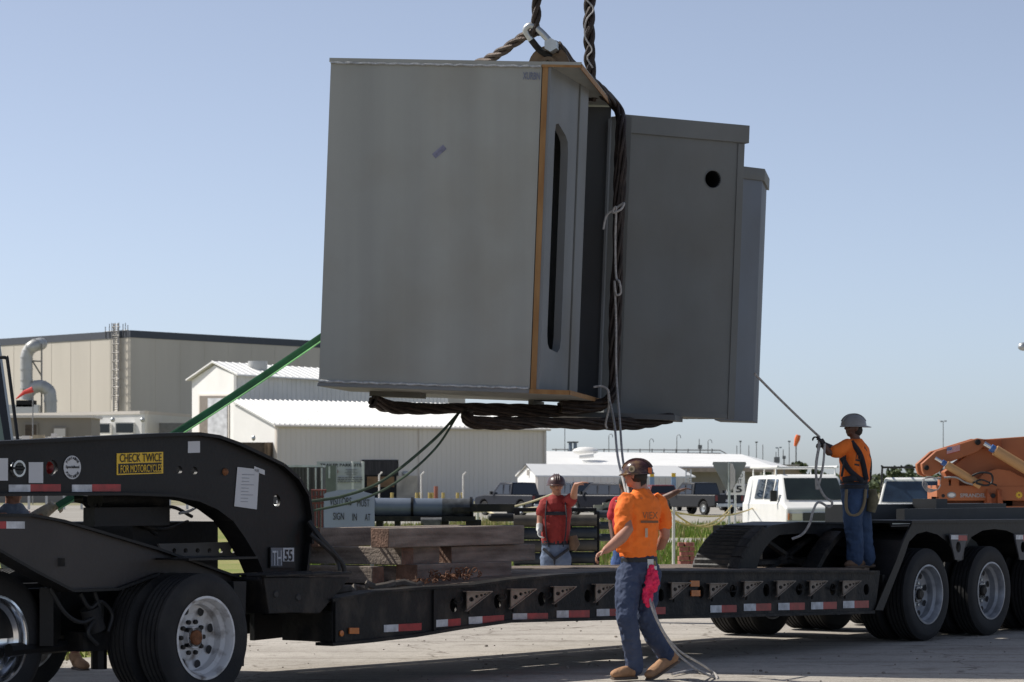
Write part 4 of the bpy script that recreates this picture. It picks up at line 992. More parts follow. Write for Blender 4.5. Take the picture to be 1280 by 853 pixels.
# orange primed edge strips
mb = MB(); mb.obox(LP(.008, -.006, .0), LA*.05, LB_*.05, LC*(H-.002)); mb.build('primed_edge', prim, front)
MB().obox(LP(.058, .0, 0), LA*.025, LB_*.05, LC*(H-.002)).build('edge_plate', stl2, front)
mb = MB(); mb.obox(LP(.0, -.018, -.037), LA*.363, LB_*.008, LC*.04); mb.obox(LP(.357, -.018, -.037), LA*.008, LB_*2.6, LC*.04); mb.build('primed_edge', prim, bot)
mb = MB(); mb.obox(LP(.0, -.018, H-.012), LA*.355, LB_*.008, LC*.022); mb.obox(LP(.349, -.018, H-.03), LA*.010, LB_*2.55, LC*.046); mb.obox(LP(.0, -.018, H+.01), LA*.355, LB_*.006, LC*.026, 1); mb.build('primed_edge', [prim, stl], top)
# slotted web seen on the right side
slot = [(.26, .50), (.29, .42), (.36, .38), (.66, .36), (.76, .40), (.79, .50), (.79, 2.18), (.76, 2.28), (.66, 2.33), (.38, 2.40), (.29, 2.38), (.26, 2.3)]
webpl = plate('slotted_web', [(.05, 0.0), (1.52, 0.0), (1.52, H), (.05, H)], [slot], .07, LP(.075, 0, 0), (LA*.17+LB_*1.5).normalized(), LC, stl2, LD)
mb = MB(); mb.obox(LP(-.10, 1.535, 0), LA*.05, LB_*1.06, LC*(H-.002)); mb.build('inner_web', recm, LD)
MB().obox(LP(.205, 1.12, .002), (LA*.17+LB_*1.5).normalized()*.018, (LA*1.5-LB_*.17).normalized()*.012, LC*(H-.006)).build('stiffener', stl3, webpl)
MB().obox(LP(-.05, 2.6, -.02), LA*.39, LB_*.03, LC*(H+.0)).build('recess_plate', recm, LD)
MB().obox(LP(.345, 2.605, -.02), LA*.2, LB_*.03, LC*(H-.09)).build('sun_gap_plate', stl3, LD)  # extra plate added to stop sun leaking through the gap
MB().obox(LP(.335, 2.45, -.02), LA*.02, LB_*.15, LC*(H-.13)).build('recess_rib', stl2, LD)
# dark inside of the slot is simply the closed hollow box; second chamber
PA = LP(.44, 2.62, -.13); PB = LP(1.60, 3.30, -.13)
du = (PB-PA); du = du.normalized(); L2 = (PB-PA).length; dn = du.cross(LC).normalized()
if dn.y < 0: dn = -dn
H2 = 2.90
MBt = None
O2 = PA
hole2 = circ(L2-.33, H2-.55+.0, .085, 24)
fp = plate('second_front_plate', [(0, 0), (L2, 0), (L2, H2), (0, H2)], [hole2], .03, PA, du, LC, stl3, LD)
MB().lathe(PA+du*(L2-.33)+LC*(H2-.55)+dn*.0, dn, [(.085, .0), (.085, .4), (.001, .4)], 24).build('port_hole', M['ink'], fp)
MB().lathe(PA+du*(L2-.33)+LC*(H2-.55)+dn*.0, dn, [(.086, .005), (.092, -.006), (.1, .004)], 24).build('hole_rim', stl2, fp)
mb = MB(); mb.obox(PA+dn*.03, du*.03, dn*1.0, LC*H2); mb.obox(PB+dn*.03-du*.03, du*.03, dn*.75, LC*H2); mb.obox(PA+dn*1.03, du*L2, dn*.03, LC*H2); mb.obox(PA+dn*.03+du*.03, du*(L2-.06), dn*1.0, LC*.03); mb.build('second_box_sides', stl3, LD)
mb = MB(); mb.obox(PA-dn*.03+LC*(H2-.17)-du*.0, du*(L2+.04), dn*1.1, LC*.175); mb.build('second_cap', stl3, LD, .005)
mb = MB(); mb.obox(PA-dn*.012, du*.012, dn*.01, LC*(H2-.18)); mb.obox(PB-dn*.012-du*.07, du*.07, dn*.012, LC*(H2-.18)); mb.obox(PA-dn*.012+du*.012, du*(L2-.09), dn*.012, LC*.05); mb.build('edge_frame', stl3, fp)
P3 = P(893, 525.5, 29.3); P3b = P(941, 527, 29.7); L3 = (P3b-P3).length; H3 = 2.60; d3 = (P3b-P3).normalized(); n3 = LB_
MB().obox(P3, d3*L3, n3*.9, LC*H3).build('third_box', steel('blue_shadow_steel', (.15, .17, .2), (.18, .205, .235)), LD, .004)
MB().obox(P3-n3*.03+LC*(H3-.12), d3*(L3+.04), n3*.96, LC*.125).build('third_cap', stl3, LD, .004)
# underside pieces
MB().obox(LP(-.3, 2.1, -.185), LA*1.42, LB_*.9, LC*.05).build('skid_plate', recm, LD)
MB().obox(LP(-.3, 2.15, -.135), LA*.05, LB_*.8, LC*.10).build('skid_web', stl3, LD)
mb = MB(); mb.obox(LP(-1.62, .95, -.085), LA*.48, LB_*.3, LC*.05); mb.build('lifting_foot', stl3, LD)
# stencil and tape
mb = MB(); mb.obox(LP(-.92, -.004, 2.02), (LA+LC*.9).normalized()*.13, LB_*.003, (LC-LA*.9).normalized()*.05); mb.build('paper_tag', mat('violet_grey_tag', (.2, .2, .27), .7, 0, .3, 30), front)
text('lettering', 'XURBN', LP(-.165, 0, 2.735), LA, LC, .15, .065, mat('blue_grey_ink', (.17, .19, .28), .7), front, .004)
# lifting lug
lc = LP(-.06, .9, H+.035)
lugm = mat('brown_lug_steel', (.17, .115, .07), .55, .4, .3, 9)
lg = plate('lifting_lug', [(-.19, 0)]+[(.19*math.cos(math.pi-i*math.pi/14), .06+.19*math.sin(i*math.pi/14)) for i in range(15)]+[(.19, 0)], [circ(0, .06, .04)], .08, LP(-.03, .7, H+.035), LA, LC, lugm, LD)
MB().lathe(LP(-.03, .66, H+.09), LB_, [(.085, .1), (.085, -.03), (.055, -.03), (.055, .1)], 24).build('lug_collar', lugm, LD)

# shackle + slings
YS = 26.0
SH = thing('bow_shackle', tuple(P(678, 50, YS)), 'silver bow shackle with large bolt head above the load', 'shackle')
MB().tube(cr([P(664, 50, YS+.02), P(657, 38, YS), (P(664, 32, YS-.02)), P(676, 40, YS-.03), P(690, 55, YS-.03)], 6), .030, 12).build('bow', M['galv'], SH)
MB().tube(cr([P(664, 50, YS+.02), P(674, 62, YS+.06), P(688, 72, YS+.1)], 6), .03, 12).build('bow', M['blackdirt'], SH)
MB().tube([P(688, 56, YS-.1), P(692, 60, YS+.15)], .062, 6, smooth=False).tube([P(689, 56, YS-.03), P(694, 62, YS+.3)], .042, 12).build('bolt', M['galv'], SH)
def sling(label, pts, R0, rs, st=3, pitch=.55, m=None):
    pts = cr(pts, 6); mb = MB(); twisted(mb, pts, R0, rs, st, pitch, 7)
    return tag(mb.build('wire_sling', m or M['wire']), label, 'sling', 'wire rope slings round the load')
sling('dark twin wire rope rising from the shackle to the crane', [P(672, -420, 25.9), P(671, -60, 25.9), P(670, 10, 25.95), P(668, 44, 26)], .025, .022, 3, .45)
sling('dark wire rope slanting down left of the shackle onto the load top', [P(668, 40, 26), P(650, 48, 26.1), P(625, 65, 26.3), P(598, 79, 26.6), P(560, 90, 26.9)], .025, .022, 3, .5, M['wirelt'])
sling('right hand vertical wire rope with white twine wrapped round it', [P(740, -420, 27.3), P(738, -40, 27.3), P(737, 30, 27.3), P(739, 95, 27.4), P(742, 125, 27.5)], .032, .027, 3, .5)
sling('thick wire rope bundle running from shackle over the edge and down the load', [P(694, 58, 26.1), P(712, 78, 26.5), P(735, 101, 27.0), P(755, 118, 27.5), P(768, 130, 27.85), P(776, 145, 27.8), P(776, 175, 27.65), P(774, 260, 27.6), P(771, 350, 27.6), P(768, 430, 27.55), P(767, 480, 27.5), P(763, 497, 27.4), P(748, 506, 27.4), P(700, 509, 27.2)], .038, .019, 7, 2.2)
sling('wire rope bundle lying flat under the front of the load', [P(466, 502, 26.2), P(490, 509, 26.5), P(530, 511, 26.7), P(580, 511, 27), P(640, 513, 27.2), P(700, 514, 27.3), P(752, 508, 27.6)], .038, .019, 7, 2.0)
sling('lowest wire rope bundle looped beneath the right part of the load', [P(586, 517, 26.6), P(583, 523, 26.4), P(598, 529, 26.4), P(640, 529, 26.6), P(700, 529, 27), P(760, 530, 27.3), P(800, 529, 27.5), P(838, 522, 27.8)], .038, .019, 7, 2.0)
tw = MB().tube(cr([P(733, 0, 27.2), P(742, 12, 27.2), P(733, 25, 27.15), P(731, 45, 27.2), P(740, 62, 27.18), P(734, 72, 27.2), P(741, 85, 27.2)], 6), .008, 6)
tag(tw.build('white_twine', M['rope']), 'thin white twine wound round the right hand vertical rope', 'twine')

# hand ropes
rp1 = MB(); rp1.tube(cr([P(754, 287, 27.4), P(758, 270, 27.4), P(768, 262, 27.4), P(780, 254, 27.4), (P(776, 262, 27.35)), P(766, 266, 27.35), P(770, 260, 27.35), P(769, 300, 27.4), P(770, 345, 27.4), P(774, 352, 27.35), P(776, 366, 27.35), P(770, 368, 27.35), P(768, 352, 27.35), P(770, 400, 27.38), P(770, 450, 27.35), P(771, 480, 27.25), P(775, 530, 26.6), P(778, 570, 25.6), P(783, 600, 24.8), P(790, 640, 24.25), P(800, 670, 24.2)], 5), .011, 7)
tag(rp1.build('tag_line', M['rope']), 'grey white tag line knotted on the sling and hanging down past the foreground worker', 'rope')
rp1 = MB(); rp1.tube(cr([P(742, 484, 27.2), P(752, 483, 27.2), P(760, 488, 27.2), P(762, 500, 27.2), P(768, 530, 26.6), P(772, 570, 25.2), P(780, 605, 24.7), P(788, 640, 24.3)], 5), .011, 7).tube(cr([P(760, 488, 27.15), P(761, 510, 27.15), P(757, 530, 27.15), P(759, 536, 27.15)], 4), .010, 7)
tag(rp1.build('tag_line', M['rope']), 'second tag line looped on the bottom plate corner with a loose knotted end', 'rope')
rp1 = MB(); rp1.tube(cr([P(812, 745, 23.66), P(815, 760, 23.55), P(826, 785, 23.55), P(845, 815, 23.65), P(870, 836, 23.6), P(892, 847, 24.0), P(897, 849, 23.95)], 6), .010, 7).tube(cr([P(815, 752, 23.7), P(822, 775, 23.62), P(834, 797, 23.7), P(852, 816, 23.9), P(876, 830, 24.3), P(893, 842, 24.4), P(897, 849, 23.95)], 6), .010, 7)
rp1.tube(cr([P(840, 843, 24.3), P(865, 838, 24.8), P(880, 842, 24.5), P(892, 844, 24.3)], 5), .010, 7)
tag(rp1.build('trailing_rope', M['rope']), 'doubled rope trailing on the ground behind the foreground worker', 'rope')
tg = MB(); tg.tube(sag(P(943, 467, 28.4), P(1024, 546, 29.0), .01), .0125, 7)
tg.tube(cr([P(1024, 546, 29.0), P(1023, 560, 28.95), P(1020, 580, 28.9), P(1021, 600, 28.9), P(1030, 620, 28.9), P(1040, 628, 28.9), P(1036, 634, 28.9), P(1023, 628, 28.85), P(1016, 640, 28.8), P(1012, 655, 28.8), P(1003, 668, 28.8), P(990, 674, 28.8)], 5), .013, 7)
tg.tube(cr([P(1031, 555, 28.95), P(1029, 580, 28.9), P(1025, 600, 28.9), P(1021, 612, 28.9), P(1020, 590, 28.9), P(1022, 570, 28.95), P(1026, 552, 29)], 5), .012, 7)
tag(tg.build('tag_line', M['rope']), 'taut line from the load to the worker on the trailer with loops hanging', 'rope')
# green webbing
gs = MB(); a = P(72, 633, 25.2); b = P(436, 398, 26.9)
gs.tube([a.lerp(b, i/24)-UP*.03*math.sin(i/24*math.pi) for i in range(25)], [(.034, .007)]*25, 8, side=(0, .4, 1))
g = gs.build('green_webbing_sling', M['green']); tag(g, 'wide green webbing strap pulled taut from the left up to the load', 'strap')
gs = MB(); gs.tube([a.lerp(b, i/24)-UP*(.03+.04*math.sin(i/24*math.pi))+Vector((.01, -.03, 0)) for i in range(25)], [(.012, .004)]*25, 6, side=(0, .8, .6)); gs.build('pale_edge', M['greenlt'], g)
for i, (pts, lb) in enumerate((([P(574, 516, 26.6), P(540, 552, 26), P(480, 600, 25.2), P(430, 620, 24.6), P(380, 628, 24.1)], 'upper one of two faded green ropes from under the load to the gooseneck'),
    ([P(574, 516, 26.6), P(545, 560, 26), P(500, 600, 25.2), P(450, 625, 24.6), P(380, 641, 24.0)], 'lower one of two faded green ropes from under the load to the gooseneck'))):
    tag(MB().tube(cr(pts, 8), .0135 if i == 0 else .011, 7).build('green_rope', M['greenrope']), lb, 'rope')

# ============================================================ PEOPLE
def fuse(name, mb, m, parent, voxel=.011, smooth=4, wrinkle=0, wsc=9, seed=0, label=None):
    me = mb.mesh(name); o = bpy.data.objects.new('tmp', me); COL.objects.link(o)
    r_ = o.modifiers.new('r', 'REMESH'); r_.mode = 'VOXEL'; r_.voxel_size = voxel; r_.use_smooth_shade = True
    sm_ = o.modifiers.new('s', 'SMOOTH'); sm_.factor = .5; sm_.iterations = smooth
    dg = bpy.context.evaluated_depsgraph_get(); ev = o.evaluated_get(dg); nm = bpy.data.meshes.new_from_object(ev)
    bpy.data.objects.remove(o); nm.name = name
    if wrinkle:
        ns = [v.normal.copy() for v in nm.vertices]
        for v, nn in zip(nm.vertices, ns):
            q = v.co*wsc+Vector((seed, 0, 0)); k = noise.noise(Vector((q.x, q.y, q.z*.8)))+.5*noise.noise(q*2.3)
            k = 1-abs(k)*2.2
            v.co += nn*wrinkle*k
    for p in nm.polygons: p.use_smooth = True
    ob = bpy.data.objects.new(name, nm); COL.objects.link(ob); nm.materials.clear(); nm.materials.append(m)
    return fin(ob, parent, 0, label)
def limb(mb, pts, rad, side=None, n=14):
    pts = [Vector(p) for p in pts]; mb.tube(pts, rad, n, side=side)
    for p, r_ in ((pts[0], rad[0]), (pts[-1], rad[-1])):
        rr = r_ if isinstance(r_, (int, float)) else min(r_); mb.ball(p, rr*.98, 10)
    return mb
def hand(mb, wrist, fd, pd, s=1.0, curl=.5, spread=.15, thumb=1):
    """fd finger direction, pd palm normal"""
    fd = Vector(fd).normalized(); pd = Vector(pd); pd = (pd-fd*pd.dot(fd)).normalized(); sd = fd.cross(pd)*thumb
    w_ = Vector(wrist); c = w_+fd*.05*s
    mb.tube([w_-fd*.01*s, w_+fd*.02*s, c, w_+fd*.09*s], [(.026*s, .021*s), (.034*s, .02*s), (.042*s, .017*s), (.041*s, .014*s)], 12, side=sd)
    for i, (off, ln) in enumerate(((.031, .075), (.0105, .083), (-.0105, .077), (-.031, .06))):
        b = w_+fd*.082*s+sd*off*s; d = (fd+sd*off*spread*6).normalized(); pts = [b-d*.02*s, b]
        a = 0
        for k in range(3):
            a += curl*.75; dd = d*math.cos(a)+pd*math.sin(a); b = b+dd*ln*s*(.42, .32, .26)[k]; pts.append(b)
        mb.tube(pts, [.0095*s, .0095*s, .009*s, .0085*s, .007*s], 8); mb.ball(pts[-1], .007*s, 6)
    b = w_+fd*.02*s+sd*.028*s; d = (fd*.6+sd*.9+pd*.3).normalized(); p2 = b+d*.045*s; d2 = (fd+sd*.25+pd*.5).normalized(); p3 = p2+d2*.035*s
    mb.tube([b-d*.01*s, b, p2, p3], [.013*s, .013*s, .0105*s, .008*s], 8); mb.ball(p3, .008*s, 6)
def head(mb, c, fwd, up=UP, s=1.0):
    """head with brow, nose, jaw, ears; c = centre of skull"""
    f = Vector(fwd).normalized(); u = (Vector(up)-f*Vector(up).dot(f)).normalized(); r_ = f.cross(u)
    q = Matrix((r_, f, u)).transposed()
    mb.ball(c, (.077*s, .096*s, .105*s), 18, q)
    mb.ball(c+f*.028*s-u*.055*s, (.058*s, .062*s, .066*s), 14, q)
    mb.ball(c+f*.055*s-u*.098*s, (.026*s, .024*s, .02*s), 10, q)
    mb.tube([c+f*.088*s+u*.012*s, c+f*.11*s-u*.025*s, c+f*.092*s-u*.036*s], [.009*s, .016*s, .011*s], 8)
    mb.ball(c+f*.086*s+u*.028*s, (.05*s, .016*s, .014*s), 10, q)
    mb.ball(c+f*.085*s-u*.062*s, (.026*s, .012*s, .012*s), 10, q)
    for sg in (-1, 1):
        mb.ball(c+r_*.078*s*sg-f*.008*s-u*.015*s, (.011*s, .02*s, .032*s), 10, q); mb.ball(c+r_*.045*s*sg+f*.07*s-u*.03*s, (.022*s, .016*s, .018*s), 8, q)
    return q, r_, f, u
def face_bits(root, c, fwd, s=1.0, parent=None):
    f = Vector(fwd).normalized(); u = UP; r_ = f.cross(u).normalized(); q = Matrix((r_, f, u)).transposed()
    mb = MB()
    for sg in (-1, 1): mb.ball(c+r_*.031*s*sg+f*.088*s+u*.008*s, (.013*s, .006*s, .006*s), 8, q)
    mb.build('eyes', M['hair'], root)
    MB().ball(c+f*.098*s-u*.062*s, (.022*s, .004*s, .005*s), 8, q).build('mouth', mat('lip_tone', (.25, .09, .07), .5), root)
def hardhat(root, c, fwd, m, s=1.0, bl_=1.0, name='hard_hat', tilt_=0):
    f = Vector(fwd).normalized(); u = (UP-f*math.tan(tilt_)).normalized(); f = (f-u*f.dot(u)).normalized(); r_ = f.cross(u).normalized(); q = Matrix((r_, f, u)).transposed()
    mb = MB(); n = 28; vs = []; rows = 9
    for i in range(rows+1):
        th = math.pi/2*i/rows
        for j in range(n):
            a = 2*math.pi*j/n; ridge = 1+.035*math.exp(-((math.sin(a*1)*0+math.cos(a))**2)*40)*math.sin(th)
            vs.append(c+q@Vector((.118*s*math.sin(th)*math.cos(a), .145*s*math.sin(th)*math.sin(a), .125*s*math.cos(th)*ridge+.0)))
    mb.add(vs, [(i*n+j, (i+1)*n+j, (i+1)*n+(j+1) % n, i*n+(j+1) % n) for i in range(rows) for j in range(n)], True)
    # brim
    bv = []
    for j in range(n):
        a = 2*math.pi*j/n; fr_ = max(0, math.sin(a))**3*bl_
        bv.append(c+q@Vector((.118*s*math.cos(a), .145*s*math.sin(a), .0))); bv.append(c+q@Vector(((.128+.004*fr_)*s*math.cos(a), (.155+.05*fr_)*s*math.sin(a), -.008*s-.006*fr_*s)))
        bv.append(c+q@Vector(((.128+.004*fr_)*s*math.cos(a), (.155+.05*fr_)*s*math.sin(a), -.016*s-.006*fr_*s))); bv.append(c+q@Vector((.115*s*math.cos(a), .14*s*math.sin(a), -.012*s)))
    mb.add(bv, [(j*4+k, ((j+1) % n)*4+k, ((j+1) % n)*4+(k+1), j*4+k+1) for j in range(n) for k in range(3)], True)
    for k in (-1, 0, 1): mb.tube([c+q@Vector((.018*k*s*1.4, .145*s*math.cos(t), .128*s*math.sin(t))) for t in [math.pi*(.12+.76*i/12) for i in range(13)]], .006*s, 6)
    return mb.build(name, m, root)
def boot(root, heel, toe, ankle, m, s=1.0):
    heel, toe, ankle = map(Vector, (heel, toe, ankle)); d = (toe-heel).normalized(); up_ = (ankle-heel); up_ = (up_-d*up_.dot(d)).normalized(); sd = d.cross(up_)
    mb = MB(); L = (toe-heel).length
    mb.tube([ankle+up_*.02*s, ankle, heel+d*.06*s+up_*.06*s], [.05*s, .052*s, .054*s], 14)
    mb.tube([heel+up_*.045*s+d*.01, heel+d*L*.3+up_*.055*s, heel+d*L*.55+up_*.05*s, heel+d*L*.8+up_*.04*s, toe+up_*.032*s-d*.01], [(.036*s, .042*s), (.04*s, .05*s), (.045*s, .046*s), (.05*s, .038*s), (.038*s, .028*s)], 14, side=sd)
    mb.ball(toe+up_*.034*s-d*.03, (.045*s, .045*s, .03*s), 10)
    b = fuse('boot', mb, m, root, .008, 3, .002, 30)
    so_ = MB().tube([heel-up_*.0+d*.0, heel+d*L*.3-up_*.0, heel+d*L*.6, heel+d*L*.85, toe], [(.034*s, .016*s), (.037*s, .016*s), (.046*s, .016*s), (.05*s, .015*s), (.03*s, .012*s)], 14, side=sd); so_.build('sole', M['sole'], b)
    return b

# ---------------- foreground worker
YW = 23.8
def q(x, y, d=0): return P(x, y, YW+d)
PW1 = thing('person', tuple(Vector((P(800, 850, YW).x, YW, 0))), 'worker in bright orange t-shirt, jeans and brown hard hat walking in the foreground', 'person')
sx = (q(826, 630, .17)-q(778, 630, -.17)).normalized()      # shoulder axis
fw = Vector((-sx.y, sx.x, 0)).normalized(); fw = fw if fw.y > 0 else -fw
hf = Vector((-.93, .36, .06)).normalized()
hc = q(795, 592, .02)
b = MB()
head(b, hc, hf, UP, .98)
limb(b, [hc-UP*.06-hf*.02, q(802, 617)], [.058, .062])
b.tube([q(801, 622), q(801, 640), q(799, 665), q(798, 690), q(799, 704)], [(.19, .09), (.19, .115), (.165, .105), (.15, .1), (.15, .105)], 18, side=sx)
la = [q(778, 632, -.15), q(781, 648, -.2), q(785, 662, -.26), q(777, 672, -.30), q(763, 684, -.36), q(757, 688, -.4)]
limb(b, la, [.047, .048, .047, .051, .041, .032])
hand(b, q(757, 688, -.4), (-.8, -.2, -.5), (.5, -.2, -.8), 1.0, .8, .1, 1)
ra = [q(826, 634, .15), q(830, 650, .17), q(832, 668, .15), q(828, 684, .02), q(819, 700, -.02)]
ra = [q(826, 634, .15), q(830, 652, .2), q(831, 670, .2), q(826, 682, .34), q(818, 684, .46)]
limb(b, ra, [.055, .05, .045, .042, .03])
hand(b, q(818, 684, .46), (-.7, .6, .1), (0, 0, -1), 1.0, 1.0, .05, -1)
for h_, k_, a_ in (((788, 712, -.05), (786, 770, -.16), (792, 835, .0)), ((809, 712, .08), (806, 772, .02), (833, 824, .22))):
    limb(b, [q(*h_), q(*k_), q(*a_)], [.085, .055, .042])
fuse('body', b, M['skin'], PW1, .0085, 3)
# shirt
s_ = MB()
s_.tube([q(802, 611), q(802, 617), q(801.5, 624), q(801, 636), q(800, 655), q(798, 675), q(798, 692, -.0), q(798, 696)], [(.06, .055), (.10, .07), (.185, .10), (.205, .13), (.19, .128), (.178, .128), (.172, .13), (.168, .128)], 24, side=sx)
limb(s_, [q(783, 626, -.12), q(779, 640, -.17), q(779, 655, -.21), q(779, 663, -.23)], [.068, .068, .069, .073])
limb(s_, [q(822, 627, .12), q(828, 642, .17), q(830, 655, .2)], [.068, .067, .066])
s_.tube([q(783, 640, -.12), q(781, 665, -.14), q(780, 690, -.14)], [(.05, .04), (.07, .05), (.065, .05)], 12)
sh = fuse('t_shirt', s_, M['orange'], PW1, .0085, 2, .0095, 9, 3)
# shirt print on the back
bu = sx; bo = q(800, 650, 0)
vv = fw*-1
pc = q(803, 641, -.01)+(-fw)*.150
pr_ink = mat('shirt_ink', (.2, .1, .05), .8)
bx = Vector((.97, .25, 0)).normalized()
text('lettering', 'VIEX', q(803, 648.5, -.165), bx, UP, .13, .055, pr_ink, sh, .004)
MB().obox(q(801, 654, -.168), bx*.15, Vector((0, .004, 0)), UP*.02).build('print_bar', pr_ink, sh)
MB().obox(q(806.5, 672, -.158), bx*.022, Vector((0, .004, 0)), UP*.075).build('print_figure', mat('print_pale', (.5, .4, .3), .8), sh)
# jeans
j = MB()
j.tube([q(799, 694), q(799, 702), q(798, 715), q(798, 728)], [(.158, .118), (.165, .125), (.168, .14), (.15, .13)], 20, side=sx)
limb(j, [q(788, 716, -.06), q(784, 745, -.12), q(783, 770, -.17), q(788, 795, -.1), q(792, 820, -.02), q(793, 834, 0)], [.115, .10, .082, .075, .07, .073])
limb(j, [q(809, 716, .07), q(808, 745, .05), q(806, 771, .01), q(818, 797, .1), q(829, 814, .18), q(833, 820, .2)], [.115, .10, .085, .076, .068, .07])
jn = fuse('jeans', j, M['denim'], PW1, .0085, 2, .009, 13, 8)
MB().tube([q(799, 697.5), q(799, 702.5)], [(.172, .132), (.172, .134)], 28, side=sx).build('belt', M['ink'], PW1)
MB().box(q(813, 706, -.1), (.05, .04, .09)).box(q(818, 710, -.12), (.04, .03, .03)).build('belt_clip', M['galv'], PW1)
po = MB().tube([q(815, 702, -.08), q(816, 712, -.1), q(816, 719, -.1)], [(.03, .02), (.035, .025), (.025, .02)], 10); po.build('tool_pouch', mat('khaki_pouch', (.2, .16, .08), .8, 0, .4, 20), PW1)
bd_ = MB().tube([q(815, 708, -.13), q(813, 722, -.15), q(811, 736, -.16), q(809, 750, -.17), q(811, 758, -.17)], [(.018, .018), (.03, .018), (.036, .02), (.038, .018), (.01, .01)], 12)
bd_.tube([q(818, 715, -.13), q(820, 730, -.15), q(818, 740, -.16)], [.02, .022, .01], 10)
fuse('bandana', bd_, M['magenta'], PW1, .006, 1, .014, 20, 2)
boot(PW1, q(795, 847, .02), q(765, 848, -.12), q(793, 838, 0), M['leather'], 1.0)
boot(PW1, q(846, 827, .3), q(810, 850, .0), q(835, 820, .2), M['leather'], 1.05)
hm = mat('dark_painted_hat', (.05, .02, .022), .2, 0, 0, 14, c2=(.2, .12, .06), thr=(.45, .7))
hh = hardhat(PW1, hc+UP*.005-hf*.012, hf, hm, .93, .35, tilt_=-.05)
hr = hf.cross(UP).normalized()
hs_ = -hr if (-hr).y < 0 else hr
hhc = hc+UP*.035
MB().lathe(hhc+hs_*.125-hf*.0, hs_, [(.001, -.006), (.026, -.007), (.028, -.02)], 18).build('hat_sticker', mat('cream_sticker', (.5, .4, .25), .6), hh)
MB().lathe(hhc+hs_*.128, hs_, [(.001, -.008), (.014, -.009)], 14).build('hat_sticker', mat('olive_sticker', (.15, .12, .06), .6), hh)
MB().box(hc-hf*.13+UP*.03+hs_*.03, (.03, .06, .05)).build('hat_sticker', mat('orange_sticker', (.6, .14, .04), .6), hh)
hb_ = MB(); 
for i in range(150):
    a = random.uniform(0, 6.28); 
    d_ = (-hf*math.cos(a*.25-.78)*1.0+hr*math.sin(a)*.8).normalized(); p = hc+d_*.082-UP*random.uniform(.0, .075); hb_.tube([p, p+d_*.004-UP*.03], .004, 3)
hb_.ball(hc-hf*.02-UP*.02, (.078, .09, .07), 12).build('hair', M['hair'], PW1)

# ---------------- worker on the trailer
YR = 29.25
def q(x, y, d=0): return P(x, y, YR+d)
PR_ = thing('person', tuple(q(1070, 710)), 'worker in orange shirt and scuffed white hard hat standing on the trailer pulling a line', 'person')
hf = Vector((-.95, -.25, .05)).normalized(); sx = Vector((.45, .89, 0)).normalized(); hc = q(1067, 534)
b = MB(); head(b, hc, hf, UP, .86)
limb(b, [hc-UP*.05, q(1071, 556)], [.048, .052])
b.tube([q(1069, 556), q(1069, 575), q(1068, 595), q(1068, 612)], [(.15, .08), (.15, .1), (.12, .09), (.13, .1)], 16, side=sx)
limb(b, [q(1057, 560, -.14), q(1046, 566, -.2), q(1036, 566, -.22), q(1026, 552, -.24)], [.05, .045, .036, .028])
limb(b, [q(1070, 560, .14), q(1050, 566, .14), q(1038, 560, .0), q(1031, 556, -.16)], [.05, .045, .036, .028])
fuse('body', b, M['skindark'], PR_, .0085, 3)
g = MB(); hand(g, q(1028, 554, -.24), (-.6, 0, .7), (-.7, 0, -.6), .95, 1.1, 0, 1); g.tube([q(1030, 558, -.24), q(1025, 550, -.24)], .036, 10); fuse('glove', g, M['gloved'], PR_, .007, 2)
g = MB(); hand(g, q(1034, 558, -.17), (-.7, -.2, .3), (-.2, 0, -1), .95, 1.1, 0, -1); g.tube([q(1038, 561, -.17), q(1030, 557, -.17)], .036, 10); fuse('glove', g, M['gloved'], PR_, .007, 2)
s_ = MB(); s_.tube([q(1070, 549), q(1070, 554), q(1069, 560), q(1069, 575), q(1068, 592), q(1069, 604)], [(.06, .055), (.12, .09), (.18, .13), (.18, .155), (.16, .145), (.155, .14)], 20, side=sx)
limb(s_, [q(1060, 558, -.12), q(1050, 563, -.18), q(1044, 565, -.2)], [.075, .068, .062]); limb(s_, [q(1070, 558, .12), q(1056, 564, .14)], [.075, .065])
sh = fuse('t_shirt', s_, M['orange'], PR_, .0095, 3, .008, 8, 5)
text('lettering', 'IE', q(1074, 583, -.3), Vector((0.2, .0, 1)), Vector((-1, 0, .2)), .12, .05, M['ink'], sh, .0)
j = MB(); j.tube([q(1068, 600), q(1068, 612), q(1070, 625)], [(.14, .12), (.15, .14), (.14, .13)], 18, side=sx)
limb(j, [q(1066, 622, -.07), q(1066, 655, -.1), q(1069, 680, -.06), q(1069, 699, -.05)], [.115, .092, .082, .086]); limb(j, [q(1074, 622, .08), q(1078, 655, .06), q(1081, 680, .12), q(1084, 699, .12)], [.115, .092, .082, .086])
fuse('jeans', j, mat('dark_denim', (.035, .065, .13), .9, 0, .3, 5, .3, 20), PR_, .0095, 3, .008, 10, 9)
boot(PR_, q(1080, 709, -.05), q(1057, 710, -.12), q(1073, 700, -.05), M['leatherdk'], .95); boot(PR_, q(1093, 708, .13), q(1070, 709, .06), q(1084, 700, .12), M['leatherdk'], .95)
hwm = mat('scuffed_silver_hat', (.26, .255, .25), .3, 0, 0, 9, c2=(.2, .18, .17), thr=(.5, .8))
hardhat(PR_, hc+UP*.015, -hf, hwm, .93)
MB().ball(hc-hf*.03-UP*.03, (.066, .07, .07), 10).build('hair', M['hair'], PR_)
hn = MB()
for (a, c, e) in (((1064, 552, -.16), (1076, 570, -.2), (1083, 600, -.16)), ((1062, 552, .1), (1056, 575, -.17), (1052, 596, -.18)), ((1052, 572, -.18), (1062, 588, -.2), (1078, 602, -.19)), ((1053, 600, -.15), (1068, 598, -.2), (1084, 602, -.1))):
    hn.tube(cr([q(*a), q(*c), q(*e)], 6), (.028, .009), 8, side=(0, -1, 0) if False else None)
